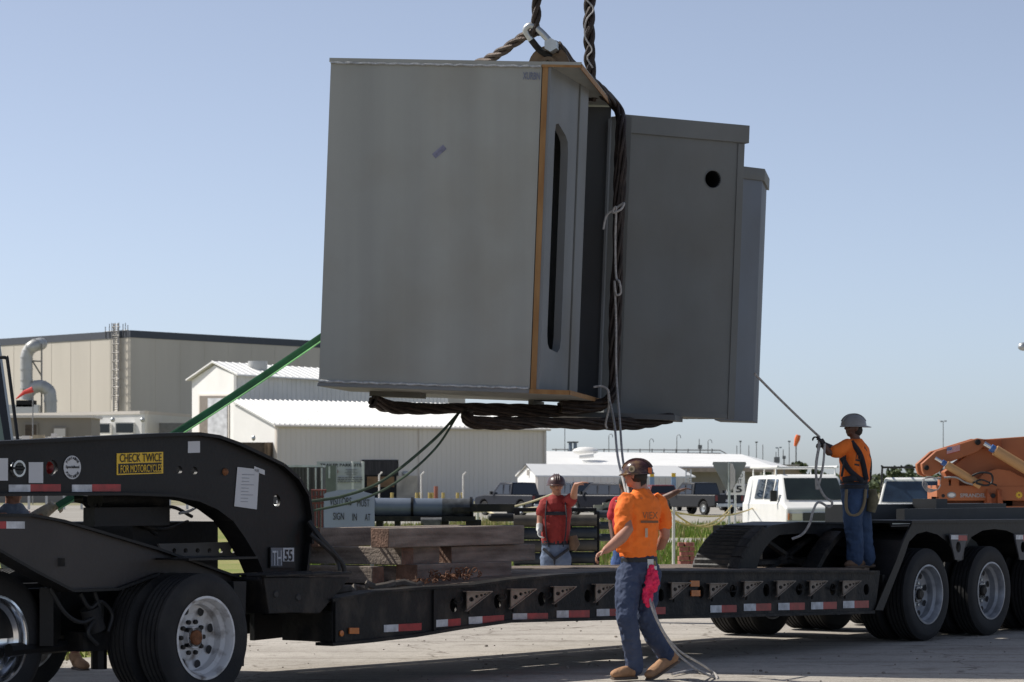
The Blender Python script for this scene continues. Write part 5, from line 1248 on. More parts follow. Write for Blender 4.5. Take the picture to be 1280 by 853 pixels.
for i, y in enumerate((600, 606)): hn.tube([q(1068, y), q(1068, y+5)], [(.155, .145), (.158, .147)], 24, side=sx)
hn.tube(cr([q(1078, 560, -.1), q(1086, 575, .0), q(1086, 600, .05)], 6), .03, 8)
hn.build('safety_harness', M['strap'], PR_)
MB().tube(cr([q(1058, 612, -.17), q(1058, 635, -.18), q(1064, 644, -.18), q(1074, 642, -.18), q(1080, 630, -.17), q(1082, 612, -.12)], 6), .016, 8).build('lanyard', mat('tan_lanyard', (.22, .17, .1), .8), PR_)
p_ = MB().tube([q(1089, 612, .0), q(1091, 625, .0), q(1088, 640, .0)], [(.05, .06), (.065, .08), (.05, .06)], 12); p_.build('tool_bag', mat('canvas_bag', (.14, .12, .07), .85, 0, .4, 12), PR_)
MB().tube([q(1085, 565, .02), q(1087, 590, .02)], .02, 8).build('spud_wrench', mat('teal_tool', (.03, .09, .1), .5), PR_)

# ---------------- red shirt worker behind the deck
YD = 36.0
def q(x, y, d=0): return P(x, y, YD+d)
PD = thing('person', (q(690, 0).x, YD, 0), 'worker in red shirt, harness and sunglasses pointing right behind the trailer', 'person')
hf = Vector((.12, -1, 0)); sx = Vector((1, .1, 0)).normalized(); hc = q(695.5, 607)
b = MB(); head(b, hc, hf, UP, .95); limb(b, [hc-UP*.06, q(696, 624)], [.058, .062])
b.tube([q(695, 626), q(695, 645), q(695, 670), q(694, 685)], [(.18, .09), (.17, .11), (.15, .1), (.15, .1)], 16, side=sx)
limb(b, [q(679, 630), q(676, 645, -.02), q(675, 655, -.04), q(674, 662, -.1)], [.055, .048, .042, .032]); limb(b, [q(712, 630), q(717, 622, -.14), q(718, 614, -.3), q(720, 606, -.42)], [.055, .048, .042, .032])
hand(b, q(720, 606, -.42), (.8, -.3, .25), (0, 0, -1), 1.05, .25, .1, 1)
limb(b, [q(686, 695), q(685, 730), q(685, 757)], [.085, .055, .045]); limb(b, [q(703, 695), q(704, 730), q(705, 757)], [.085, .055, .045])
fuse('body', b, M['skin'], PD, .0095, 3)
s_ = MB(); s_.tube([q(696, 619), q(696, 624), q(695, 630), q(695, 648), q(694, 668), q(694, 680)], [(.07, .06), (.12, .08), (.19, .11), (.19, .13), (.175, .13), (.17, .13)], 20, side=sx)
limb(s_, [q(682, 629), q(677, 641, -.02)], [.075, .07]); limb(s_, [q(709, 628), q(715, 624, -.12)], [.075, .075]); fuse('t_shirt', s_, M['redshirt'], PD, .011, 3, .008, 8, 4)
j = MB(); j.tube([q(694, 676), q(694, 690), q(694, 700)], [(.165, .12), (.17, .13), (.15, .12)], 18, side=sx); limb(j, [q(686, 697), q(685, 730), q(685, 762)], [.11, .085, .08]); limb(j, [q(703, 697), q(704, 730), q(705, 762)], [.11, .085, .08])
fuse('jeans', j, M['denimlt'], PD, .011, 3, .006, 9)
for x in (685, 705): boot(PD, Vector((q(x, 0).x, YD+.08, .03)), Vector((q(x, 0).x, YD-.2, .03)), Vector((q(x, 0).x, YD+.03, .12)), M['leatherdk'])
hardhat(PD, hc+UP*.015, hf, mat('dark_maroon_hat', (.06, .025, .022), .35), 1.0)
MB().tube([hc+Vector((-.07, -.085, .01)), hc+Vector((0, -.107, .01)), hc+Vector((.075, -.085, .01))], [(.02, .006)]*3, 8).build('sunglasses', M['ink'], PD)
face_bits(PD, hc, hf, .95)
hn = MB()
for sg, x0 in ((-1, 684), (1, 706)): hn.tube(cr([q(x0, 624, 0), q(x0+1*sg, 632, -.13), q(x0+2*sg, 648, -.145), q(x0+1*sg, 668, -.14), q(x0-2*sg, 684, -.14)], 6), (.022, .008), 8)
hn.tube([q(681, 642, -.13), q(695, 642, -.155), q(708, 642, -.13)], (.022, .008), 8)
hn.tube([q(694, 676), q(694, 681)], [(.176, .136)]*2, 22, side=sx)
hn.tube(cr([q(679, 686, -.1), q(688, 694, -.15), q(693, 698, -.15), q(700, 694, -.15), q(711, 686, -.1)], 5), (.02, .008), 8); hn.tube([q(693, 697, -.15), q(693, 706, -.15)], (.02, .01), 6)
hn.build('safety_harness', M['strap'], PD)
g = MB(); hand(g, q(674, 660, -.1), (0, -.2, -1), (.8, -.4, 0), 1.1, .8, 0, 1); g.tube([q(674.5, 655, -.07), q(674, 664, -.1)], .042, 10); fuse('glove', g, mat('white_glove', (.6, .6, .58), .8), PD, .009, 2)
MB().tube([q(716, 670, -.05), q(718, 680, -.05), q(716, 688, -.05)], [(.05, .05), (.07, .06), (.04, .04)], 10).build('tool_pouch', M['leatherdk'], PD)

# ---------------- man hidden behind the foreground worker, pointing right
YH = 34.0
def q(x, y, d=0): return P(x, y, YH+d)
PH = thing('person', (q(780, 0).x, YH, 0), 'mostly hidden man in red shirt and blue jeans pointing right behind the foreground worker', 'person')
hf = Vector((.6, -.8, 0)).normalized(); sx = Vector((.9, .3, 0)).normalized(); hc = q(782, 605)
b = MB(); head(b, hc, hf, UP, .95); limb(b, [hc-UP*.06, q(783, 622)], [.058, .062])
b.tube([q(785, 626), q(784, 645), q(783, 670), q(783, 690)], [(.17, .09), (.17, .11), (.15, .1), (.15, .1)], 16, side=sx)
limb(b, [q(801, 630, .05), q(820, 628, 0), q(828, 624, -.05), q(842, 617, -.1), q(848, 614, -.1)], [.055, .05, .046, .036, .03]); hand(b, q(848, 614, -.1), (.9, 0, .3), (.2, 0, -1), 1.0, .35, .1, 1)
limb(b, [q(768, 632), q(765, 655), q(767, 675, -.1)], [.055, .045, .032]); hand(b, q(767, 675, -.1), (0, 0, -1), (1, 0, 0), 1, .6, 0, 1)
limb(b, [q(775, 700), q(775, 740), q(775, 768)], [.085, .055, .045]); limb(b, [q(792, 700), q(793, 740), q(793, 768)], [.085, .055, .045])
fuse('body', b, M['skindark'], PH, .0095, 3)
s_ = MB(); s_.tube([q(784, 618), q(784, 623), q(785, 630), q(784, 648), q(783, 668), q(783, 684)], [(.07, .06), (.12, .08), (.18, .11), (.18, .13), (.17, .13), (.165, .13)], 20, side=sx)
limb(s_, [q(798, 629, .04), q(812, 629, .0), q(824, 627, -.02)], [.075, .07, .066]); limb(s_, [q(771, 629), q(766, 645)], [.075, .068]); fuse('shirt', s_, mat('crimson_cotton', (.45, .02, .03), .85), PH, .011, 3, .008, 8, 4)
j = MB(); j.tube([q(783, 680), q(783, 692), q(783, 704)], [(.16, .12), (.165, .13), (.15, .12)], 18, side=sx); limb(j, [q(775, 702), q(775, 740), q(775, 768)], [.11, .085, .08]); limb(j, [q(792, 702), q(793, 740), q(793, 768)], [.11, .085, .08]); fuse('jeans', j, mat('bright_denim', (.05, .10, .26), .9, 0, .2), PH, .011, 3, .006, 9)
for x in (775, 793): boot(PH, Vector((q(x, 0).x-.03, YH+.08, .03)), Vector((q(x, 0).x+.1, YH-.16, .03)), Vector((q(x, 0).x, YH+.03, .12)), M['leatherdk'])
MB().ball(hc+UP*.02, (.083, .09, .092), 12).build('cap', M['ink'], PH); face_bits(PH, hc, hf, .95)

# ---------------- man under the gooseneck holding the green strap
YG = 25.4
def q(x, y, d=0): return P(x, y, YG+d)
PG = thing('person', (q(60, 0).x, YG, 0), 'man in grey-blue shirt under the gooseneck gripping the green strap with tan gloves', 'person')
hf = Vector((.75, -.6, .1)).normalized(); sx = Vector((-.7, -.7, 0)).normalized(); hc = q(16, 612)
b = MB(); head(b, hc, hf, UP, 1); limb(b, [hc-UP*.06, q(16, 634)], [.062, .07])
b.tube([q(16, 640), q(18, 665), q(24, 700), q(30, 725)], [(.18, .09), (.18, .11), (.15, .1), (.15, .1)], 16, side=sx)
limb(b, [q(28, 650, -.12), q(26, 672, -.14), q(40, 660, -.1), q(58, 638, -.08)], [.055, .048, .045, .034]); limb(b, [q(2, 650, .12), q(4, 672, .1), q(22, 668, .0), q(40, 655, -.06)], [.055, .048, .045, .034])
limb(b, [q(28, 730, -.08), q(60, 765, -.1), q(92, 800, -.1), q(94, 815, -.1)], [.085, .06, .05, .045]); limb(b, [q(32, 730, .08), q(30, 790, .0), q(22, 828, .1)], [.085, .06, .045])
fuse('body', b, M['skin'], PG, .0095, 3); face_bits(PG, hc, hf, 1)
s_ = MB(); s_.tube([q(16, 630), q(16, 638), q(16, 648), q(18, 670), q(23, 695), q(29, 722)], [(.08, .07), (.14, .09), (.2, .11), (.2, .135), (.18, .13), (.17, .13)], 20, side=sx)
limb(s_, [q(28, 650, -.12), q(26, 666, -.14)], [.08, .075]); limb(s_, [q(4, 650, .12), q(5, 668, .1)], [.08, .075]); fuse('work_shirt', s_, M['blueshirt'], PG, .011, 3, .009, 8, 4)
j = MB(); j.tube([q(28, 716), q(30, 730), q(30, 740)], [(.165, .13), (.17, .13), (.15, .12)], 18, side=sx); limb(j, [q(30, 735, -.08), q(60, 768, -.1), q(88, 800, -.1)], [.11, .09, .075]); limb(j, [q(32, 735, .08), q(30, 790, 0), q(22, 826, .1)], [.11, .09, .08]); fuse('jeans', j, M['denim'], PG, .011, 3, .008, 9)
g = MB(); hand(g, q(60, 636, -.08), (.9, -.1, .35), (.3, 0, -1), 1.1, 1.2, 0, 1); g.tube([q(54, 643, -.08), q(68, 631, -.08)], [.045, .05], 12); g.tube([q(34, 652, -.06), q(60, 636, -.07)], [(.05, .05), (.045, .045)], 12); fuse('glove', g, M['glove'], PG, .008, 2, .004, 20)
boot(PG, q(93, 835, -.1), q(108, 838, -.3), q(93, 820, -.1), M['leather'], 1.0); boot(PG, q(20, 834, .1), q(30, 838, -.12), q(22, 822, .1), M['leather'], 1.0)
MB().ball(hc+UP*.03, (.09, .1, .09), 12).build('cap', M['ink'], PG)

# ============================================================ VEHICLES
def carpaint(n, c): return mat(n, c, .45, 0, .05, 2, spec=.3)
def pickup(px, Y, ang, paint, label, suv=False, white=False, rearlamp=True, group='pickups and cars in the parking lot', H=1.82, zoff=0, rack=False):
    """ang = heading (nose direction) measured from +X"""
    L_, Wc = (5.0, 1.9) if suv else (5.7, 1.95)
    t = thing('parked_suv' if suv else 'parked_pickup', (P(px, 0, Y).x, Y, zoff), label, 'suv' if suv else 'pickup', group)
    f = Vector((math.cos(ang), math.sin(ang), 0)); l = Vector((-f.y, f.x, 0)); o = Vector(t.location)
    def V(x, y, z): return o+f*x+l*y+UP*z
    h = L_/2; bl = 1.12
    if suv: prof = [(-h, .45), (-h, bl), (h-.9, bl), (h-.1, bl-.12), (h, .85), (h, .42)]
    else: prof = [(-h, .5), (-h, bl), (h-1.0, bl+.02), (h-.1, bl-.1), (h, .85), (h, .42)]
    wa = []
    for cx in (h-.95, -h+1.15):
        wa.append([(cx+.46*math.cos(a*math.pi/8), .42+.46*math.sin(a*math.pi/8)) for a in range(0, 9)])
    ring = prof[:]+[(p, max(q_, .42)) for p, q_ in wa[0]]+[(p, max(q_, .42)) for p, q_ in wa[1]]
    body = MB(); ring = [(-h, .45)]+prof[1:]
    full = prof+wa[0]+wa[1]
    me_poly = [V(x, -Wc/2, z) for x, z in full]
    body.prism(me_poly, l*Wc)
    bo = body.build('body', paint, t, .05)
    c0_, c1_ = (-h+.15, h-1.35) if suv else (-.75, h-1.55)
    cab = MB(); cz = [(c0_, bl-.01), (c0_+.25 if suv else c0_+.12, H-.03), (c1_-.75, H), (c1_, bl-.01)]
    ins = .16
    A_ = [V(x, -Wc/2+.04+(ins if z > bl+.2 else 0), z) for x, z in cz]; B_ = [V(x, Wc/2-.04-(ins if z > bl+.2 else 0), z) for x, z in cz]
    cab.add(A_+B_, [(0, 1, 2, 3), (7, 6, 5, 4), (0, 4, 5, 1), (1, 5, 6, 2), (2, 6, 7, 3)]); cb = cab.build('cabin', paint, t, .04)
    for sg in (-1, 1):
        g = MB(); y0 = sg*(Wc/2-.035); y1 = sg*(Wc/2-.155+.0)
        xs = [c0_+.2, (c0_+c1_)/2-.25, c1_-.35]
        segs = [(xs[0], xs[1]-.05), (xs[1]+.05, xs[2])]
        if suv: segs = [(c0_+.2, c0_+1.0), (c0_+1.1, c0_+1.95), (c0_+2.05, c1_-.35)]
        for a_, b_ in segs:
            tb = min(b_, c1_-.85) if b_ > c1_-.8 else b_
            g.add([V(a_, y0-sg*.01, bl+.05), V(b_, y0-sg*.01, bl+.05), V(tb, y1+sg*.015, H-.13), V(a_+.12, y1+sg*.015, H-.13)], [(0, 1, 2, 3)])
        g.build('side_glass', M['glassb'] if white else M['glass'], cb)
    g = MB(); k = .06
    g.add([V(c1_+.02-k*.3, -Wc/2+.18, bl+.06), V(c1_+.02-k*.3, Wc/2-.18, bl+.06), V(c1_-.70, Wc/2-.28, H-.07), V(c1_-.70, -Wc/2+.28, H-.07)], [(0, 1, 2, 3)]); g.build('windshield', M['glassg'] if rack is None else M['glassb'], cb)
    g = MB(); x0 = c0_-.015; x1 = (c0_+.25 if suv else c0_+.12)-.02
    g.add([V(x0, -Wc/2+.12, bl+.04), V(x0, Wc/2-.12, bl+.04), V(x1, Wc/2-.26, H-.09), V(x1, -Wc/2+.26, H-.09)], [(0, 1, 2, 3)]); g.build('rear_glass', M['glassb'] if white else M['glass'], cb)
    if not suv:
        MB().prism([V(-h+.08, -Wc/2+.1, bl+.004), V(c0_-.05, -Wc/2+.1, bl+.004), V(c0_-.05, Wc/2-.1, bl+.004), V(-h+.08, Wc/2-.1, bl+.004)], UP*.004).build('load_bed', M['ink'], bo)
    for sg in (-1, 1):
        MB().obox(V(-h-.02, sg*(Wc/2-.1)-.07, .78), f*.05, l*.14, UP*.3).build('tail_lamp', M['redlens'], t)
        MB().obox(V(h-.04, sg*(Wc/2-.16)-.11, .68), f*.05, l*.22, UP*.16).build('headlight', mat('headlamp_glass', (.6, .6, .55), .15), t)
        MB().obox(V(c1_-.35, sg*(Wc/2+.1)-.08, bl+.02), f*.1, l*.16, UP*.18).build('wing_mirror', M['ink'], t)
    MB().obox(V(-h-.12, -Wc/2+.08, .45), f*.14, l*(Wc-.16), UP*.2).build('bumper', M['galv'], t, .02); MB().obox(V(h-.02, -Wc/2+.04, .4), f*.12, l*(Wc-.08), UP*.24).build('bumper', M['galv'] if not white else paint, t, .03)
    MB().obox(V(-h-.015, -.25, .72), f*.01, l*.5, UP*.14).build('number_plate', M['paper'], t)
    for cx in (h-.95, -h+1.15):
        for sg in (-1, 1):
            c = V(cx, sg*(Wc/2-.12), .39); ax = l*sg
            tm = MB().lathe(c, ax, [(.22, .1), (.36, .11), (.39, .07), (.39, -.1), (.3, -.12), (.2, -.1)], 24).build('wheel', M['rubber'], t)
            MB().lathe(c, ax, [(.24, .112), (.22, .08), (.1, .06), (.07, .1), (.001, .1)], 20).build('rim', M['galv'], tm)
    if rack:
        rk = MB(); bk = .028
        for x in (-h+.4, -h+2.0, c1_-.7):
            rk.tube([V(x, -Wc/2+.08, bl), V(x, -Wc/2+.12, H+.28), V(x, Wc/2-.12, H+.28), V(x, Wc/2-.08, bl)], bk, 6)
        for sg in (-1, -.35, .35, 1): rk.tube([V(-h+.2, sg*(Wc/2-.12), H+.31), V(h-.9, sg*(Wc/2-.12), H+.31)], bk, 6)
        rk.build('ladder_rack', M['ink'], t)
    return t
dkg = carpaint('dark_grey_car_paint', (.02, .021, .024)); blk = carpaint('blue_black_car_paint', (.01, .012, .02)); blu = carpaint('slate_blue_car_paint', (.025, .033, .05))
A61 = R(119)
pickup(874, 162, R(122), dkg, 'dark grey crew cab pickup left of the speed limit sign, its chrome wheels showing')
pickup(647, 158, R(124), blk, 'blue-black pickup in front of the long pale warehouse, left of the red shirted worker')
pickup(722, 178, R(122), blu, 'slate pickup behind the pointing hand of the red shirted worker', H=1.86)
pickup(757, 158, R(130), blk, 'dark suv left of the foreground worker hard hat', suv=True, H=1.78)
pickup(929, 190, R(110), blk, 'black suv half hidden between the speed limit sign and white van', suv=True, H=1.75)
pickup(826, 190, R(100), carpaint('dark_red_car_paint', (.12, .015, .015)), 'dark red pickup half hidden behind the dark grey crew cab pickup', H=1.7)
wt = carpaint('white_car_paint', (.7, .7, .68))
pickup(1140, 82, R(82), wt, 'white pickup with black ladder rack behind the orange boom, seen from the rear', suv=True, white=True, H=1.85, rack=True, group=None)
pickup(385, 150, R(60), dkg, 'grey car barely visible between the gooseneck and the visitors sign', suv=True, H=1.5)
# white van
VN = thing('white_van', (P(1011, 0, 80).x, 80, 0), 'white work van with roof rack facing the camera behind the trailer', 'van')
f = Vector((math.sin(R(8)), -math.cos(R(8)), 0)); l = Vector((f.y, -f.x, 0)); o = Vector(VN.location)
if l.x > 0: l = -l
def V(x, y, z): return o+f*x+l*y+UP*z
MB().prism([V(-3.9, -1.02, .5), V(-3.9, -1.02, 1.15), V(1.0, -1.02, 1.17), V(1.55, -1.02, 1.02), V(1.6, -1.02, .5)], l*2.04).build('body', wt, VN, .06)
cz = [(-3.9, 1.14), (-3.8, 1.9), (-.2, 1.93), (.1, 1.88), (.85, 1.14)]
A_ = [V(x, -1.0+(.14 if z > 1.3 else 0), z) for x, z in cz]; B_ = [V(x, 1.0-(.14 if z > 1.3 else 0), z) for x, z in cz]
cb = MB().add(A_+B_, [(0, 1, 2, 3, 4), (9, 8, 7, 6, 5), (0, 5, 6, 1), (1, 6, 7, 2), (2, 7, 8, 3), (3, 8, 9, 4)]).build('cabin', wt, VN, .12)
MB().add([V(.80, -.82, 1.23), V(.80, .82, 1.23), V(.165, .76, 1.83), V(.165, -.76, 1.83)], [(0, 1, 2, 3)]).build('windshield', mat('windscreen_glass', (.012, .018, .015), .05, 0, .4, 1.5, spec=.8), cb)
for sg in (-1, 1):
    g = MB()
    for a_, b_ in ((-.15, .45), (-1.25, -.3), (-2.4, -1.4)): g.add([V(a_, sg*1.005, 1.25), V(b_, sg*1.005, 1.25), V(min(b_, .08), sg*.885, 1.80), V(a_, sg*.885, 1.80)], [(0, 1, 2, 3)])
    g.build('side_glass', M['glassb'], cb)
    hl_ = MB().obox(V(1.58, sg*.78-.2*1, .68), f*.05, l*.36, UP*.18).build('headlight', mat('warm_headlamp_glass', (.75, .68, .55), .15), VN)
    MB().obox(V(1.58, sg*.93-.06, .68), f*.05, l*.1, UP*.18).build('indicator', M['amber'], VN)
    MB().obox(V(.45, sg*1.12-.09, 1.18), f*.1, l*.18, UP*.3).build('wing_mirror', M['ink'], VN)
    for cx in (.75, -2.9):
        c = V(cx, sg*.9, .38); tm = MB().lathe(c, l*sg, [(.22, .1), (.36, .11), (.38, .07), (.38, -.1), (.2, -.1)], 24).build('wheel', M['rubber'], VN); MB().lathe(c, l*sg, [(.23, .11), (.2, .07), (.001, .09)], 18).build('rim', M['galv'], tm)
MB().obox(V(1.58, -.55, .66), f*.04, l*1.1, UP*.22).build('grille', mat('dark_grille', (.05, .05, .055), .5), VN)
MB().obox(V(1.58, -.95, .42), f*.1, l*1.9, UP*.2).build('bumper', M['galv'], VN, .02)
rk = MB()
for x in (-3.2, -1.8, -.4): rk.tube([V(x, -.85, 1.9), V(x, -.85, 2.12), V(x, .85, 2.12), V(x, .85, 1.9)], .03, 6)
for sg in (-.85, .85): rk.tube([V(-3.5, sg, 2.14), V(-.1, sg, 2.14)], .035, 6)
rk.build('roof_rack', M['white'], VN)

# ============================================================ ORANGE HYDRAULIC MACHINE
om = mat('orange_machine_paint', (.34, .105, .035), .55, 0, 0, 3, .1, 30, c2=(.42, .135, .045), thr=(.3, .75)); omd = mat('worn_orange_paint', (.3, .075, .02), .6, 0, .25, 5)
cylm = mat('tan_cylinder_paint', (.52, .29, .12), .45, 0, .08, 4)
YB = 39.5
def q(x, y, d=0): return P(x, y, YB+d)
OM = thing('hydraulic_boom_machine', (q(1240, 0).x, YB, 0), 'orange hydraulic lifting machine with folded boom and tan cylinders beyond the trailer', 'machine')
MB().prism([q(1153, 588), q(1152, 580), q(1170, 564), q(1222, 548), q(1229, 549), q(1232, 556), q(1222, 565), q(1184, 579), q(1173, 591), q(1162, 596), q(1155, 593)], (0, .14, 0)).prism([p+Vector((0, .5, 0)) for p in (q(1153, 588), q(1152, 580), q(1170, 564), q(1222, 548), q(1229, 549), q(1232, 556), q(1222, 565), q(1184, 579), q(1173, 591), q(1162, 596), q(1155, 593))], (0, .14, 0)).prism([q(1172, 565, .1), q(1222, 549, .1), q(1222, 552, .1), q(1172, 568, .1)], (0, .5, 0)).build('boom_tip', om, OM, .01)
bm2 = MB().prism([q(1229, 549.5, .15), q(1420, 536, .15), q(1420, 640, .15), q(1290, 609, .15), q(1200, 608, .15), q(1186, 602, .15), (q(1180, 590, .15)), q(1205, 572, .15)], (0, .4, 0)); bm2.build('main_boom', om, OM, .01); MB().prism([q(1219, 609, .0), q(1222, 600, .0), q(1232, 591, .0), q(1246, 586, .0), q(1262, 588, .0), q(1290, 602, .0), q(1330, 609, .0)], (0, .1, 0)).build('pivot_cheek', om, OM, .01)
MB().prism([q(1226, 549, .05), q(1252, 550, .05), q(1254, 566, .05), q(1242, 561, .05), q(1230, 561, .05)], (0, .7, 0)).build('knuckle', omd, OM, .01)
for a, b_, r_, nm in (((1183, 581, -.08), (1226, 607, -.08), .056, 'hydraulic_cylinder'), ((1244, 563, -.12), (1300, 597, -.12), .075, 'hydraulic_cylinder')):
    A_, B_ = q(*a), q(*b_); c = MB().tube([A_, B_], r_, 18).build(nm, cylm, OM)
    MB().tube([A_-(B_-A_).normalized()*.18, A_], r_*.45, 12).build('piston_rod', M['chrome'], c); MB().tube([A_-(B_-A_).normalized()*.07, A_-(B_-A_).normalized()*.01], r_*.7, 16).build('blue_collar', mat('blue_collar', (.05, .13, .35), .5), c)
bs_ = MB(); bs_.obox(q(1171, 626), (q(1420, 626)-q(1171, 626)), (0, .9, 0), UP*(19/F*YB)); bs_.build('base_beam', om, OM, .008)
MB().obox(q(1171, 637.5)-Vector((0, .02, 0)), q(1236, 637.5)-q(1171, 637.5), (0, .5, 0), UP*.05).obox(q(1256, 637.5)-Vector((0, .02, 0)), q(1420, 637.5)-q(1256, 637.5), (0, .5, 0), UP*.05).obox(q(1171, 634), q(1173, 634)-q(1171, 634), (0, .5, 0), UP*.14).obox(q(1172, 624, .2), q(1420, 624)-q(1172, 624), (0, .3, 0), UP*-.14).build('lower_rail', om, OM)
MB().prism([q(1232, 658, -.02), q(1250, 658, -.02), q(1252, 612, -.02), (q(1247, 611, -.02)), q(1245, 620, -.02), q(1236, 620, -.02), q(1234, 611, -.02), q(1231, 626, -.02)], (0, .2, 0)).prism([q(1234, 612, -.1), q(1239, 622, -.1), q(1242, 640, -.1), q(1242, 658, -.1), q(1234, 658, -.1)], (0, .06, 0)).prism([q(1247, 612, -.1), q(1253, 624, -.1), q(1256, 640, -.1), q(1256, 658, -.1), q(1248, 658, -.1)], (0, .06, 0)).build('leg_bracket', omd, OM, .006)
MB().obox(q(1234, 700, .2), (.35, 0, 0), (0, .4, 0), UP*.9).obox(q(1180, 700, .3), (2.6, 0, 0), (0, .8, 0), UP*.35).obox((q(1190, 0).x, YB+.3, 0), (.3, 0, 0), (0, .3, 0), UP*.9).obox((q(1300, 0).x, YB+.3, 0), (.3, 0, 0), (0, .3, 0), UP*1.2).build('outrigger_frame', M['blackdirt'], OM)
MB().obox(q(1189, 608), q(1199, 608)-q(1189, 608), (0, .3, 0), UP*.12).obox(q(1176, 608), q(1186, 608)-q(1176, 608), (0, .3, 0), UP*.13).build('pivot_lug', om, OM, .006)
for x in (1179, 1241.5): MB().lathe(q(x, 620, -.003), (0, 1, 0), [(.025, .0), (.02, -.004), (.001, -.003)], 14).build('pin_hole', M['ink'], OM)
MB().lathe(q(1241.5, 620, -.025), (0, 1, 0), [(.033, .0), (.03, -.006), (.001, -.005)], 14).build('pin_hole', M['ink'], OM)
for x, y, r_ in ((1158, 585, .035), (1222, 553, .04)): MB().lathe(q(x, y, -.0), (0, 1, 0), [(r_, .0), (r_, -.03), (r_*.6, -.04), (.001, -.04)], 14).build('pivot_pin', M['blackdirt'], OM)
# decals: oval, wordmark, sunburst, flag
ov = MB(); c = q(1189.5, 619, -.004); n_ = 24; ov.add([c]+[c+Vector((.063*math.cos(i*2*math.pi/n_), 0, .042*math.sin(i*2*math.pi/n_))) for i in range(n_)], [(0, i+1, (i+1) % n_+1) for i in range(n_)]); ovo = ov.build('oval_badge', mat('badge_grey', (.3, .3, .3), .4), OM)
ov = MB(); c = q(1189.5, 619, -.008); ov.add([c]+[c+Vector((.045*math.cos(i*2*math.pi/n_), 0, .026*math.sin(i*2*math.pi/n_))) for i in range(n_)], [(0, i+1, (i+1) % n_+1) for i in range(n_)]); ov.build('badge_centre', M['white'], ovo)
text('lettering', 'SPRANDEL', q(1200, 622, -.004), Vector((1, 0, 0)), UP, 32/F*YB, 5/F*YB, mat('dim_white_letter', (.4, .38, .37), .5), OM, .004, True)
sb = MB(); c = q(1274, 619, -.006); pts = [c]
for i in range(20): r_ = (.055, .036)[i % 2]; pts.append(c+Vector((r_*math.cos(i*math.pi/10), 0, r_*math.sin(i*math.pi/10))))
sb.add(pts, [(0, i+1, (i+1) % 20+1) for i in range(20)]); so2 = sb.build('sun_emblem', M['yellow'], OM); MB().ball(c-Vector((0, .001, 0)), (.014, .004, .014), 10).build('emblem_centre', om, so2)
fl = [(1183.5, 568.2), (1200, 563.7), (1200, 556), (1183.5, 559.5)]
def fq(u, v, d=-.006):
    b0 = Vector(fl[0]).lerp(Vector(fl[1]), u); t0 = Vector(fl[3]).lerp(Vector(fl[2]), u); p = b0.lerp(t0, v); return q(p.x, p.y, d)
fg = MB().add([fq(0, 0), fq(1, 0), fq(1, 1), fq(0, 1)], [(0, 1, 2, 3)]).build('flag_decal', M['white'], OM)
mb = MB()
for i in range(0, 13, 2): mb.add([fq(0, i/13, -.009), fq(1, i/13, -.009), fq(1, (i+1)/13, -.009), fq(0, (i+1)/13, -.009)], [(0, 1, 2, 3)])
mb.build('flag_stripes', mat('flag_red', (.5, .03, .04), .6), fg)
MB().add([fq(0, .46, -.012), fq(.4, .46, -.012), fq(.4, 1, -.012), fq(0, 1, -.012)], [(0, 1, 2, 3)]).build('flag_canton', mat('flag_blue', (.04, .05, .25), .6), fg)
mb = MB()
for i in range(4):
    for k in range(5): mb.box(fq(.05+.08*k, .54+.13*i, -.0135), (.006, .001, .006))
mb.build('flag_stars', M['white'], fg)
hs = MB()
for k in range(4): hs.tube(cr([q(1176, 600-k, -.1), q(1160-k*2, 596+k, -.14), q(1153+k*2, 605, -.16), q(1160, 615-k*1.5, -.16), q(1172, 612, -.12), q(1176, 606, -.1)], 6), .0065, 5)
hs.tube(cr([q(1180, 597, -.12), q(1195, 597, -.14), q(1206, 603, -.14), q(1216, 606, -.14)], 5), .012, 6)
hs.build('hydraulic_hose', mat('pale_hose', (.3, .29, .28), .6), OM)
hs = MB(); hs.tube(cr([q(1215, 595, -.14), q(1226, 591, -.16), q(1239, 593, -.16), q(1240, 603, -.16), q(1232, 607, -.15), q(1220, 604, -.15)], 6), .014, 6); hs.tube(cr([q(1216, 604, -.14), q(1226, 600, -.16), q(1236, 603, -.15), q(1246, 607, -.14)], 6), .012, 6); hs.build('hydraulic_hose', M['ink'], OM)
MB().obox(q(1240, 661, .0), (.65, 0, 0), (0, .3, 0), UP*.03).tube(cr([q(1240, 657, -.1), q(1255, 655, -.1), q(1275, 660, -.1)], 5), .02, 6).build('cable_coil', M['paper'], OM)

# ============================================================ YARD PROPS
# visitors sign
def q(x, y, Y): return P(x, y, Y)
VS = thing('visitor_sign_board', (q(437, 0, 44).x, 44, 0), 'pale blue board reading visitors must sign in at, behind the timbers', 'sign')
sgm = mat('pale_blue_board', (.3, .34, .45), .6, 0, .05)
a = q(405, 680, 44); b_ = q(468, 680, 44); top = q(405, 617, 44)
MB().prism([a, b_, q(468, 618.5, 44), q(462, 617, 44), q(444, 612, 44), q(425, 612.5, 44), q(408, 616, 44), q(405, 618, 44)], (0, .06, 0)).build('board', sgm, VS)
X = Vector((1, 0, 0))
for s__, x0, x1, y0, y1 in (('VISITORS', 412, 439.5, 632, 622), ('MUST', 446.5, 462, 633.5, 624.5), ('SIGN', 416.5, 430, 650, 641), ('IN', 440.5, 446, 651, 642), ('AT', 456, 463, 651, 642.5), ('GATE', 425, 447, 668, 659)):
    text('lettering', s__, q(x0, y0, 44), X, UP, (x1-x0)/F*44, (y0-y1)/F*44, M['ink'], VS, .006, False)
mb = MB()
for x in (408, 465): mb.tube([(q(x, 0, 44.1).x, 44.1, 0), q(x, 640, 44.1)], .03, 8)
mb.build('post', M['galv'], VS)
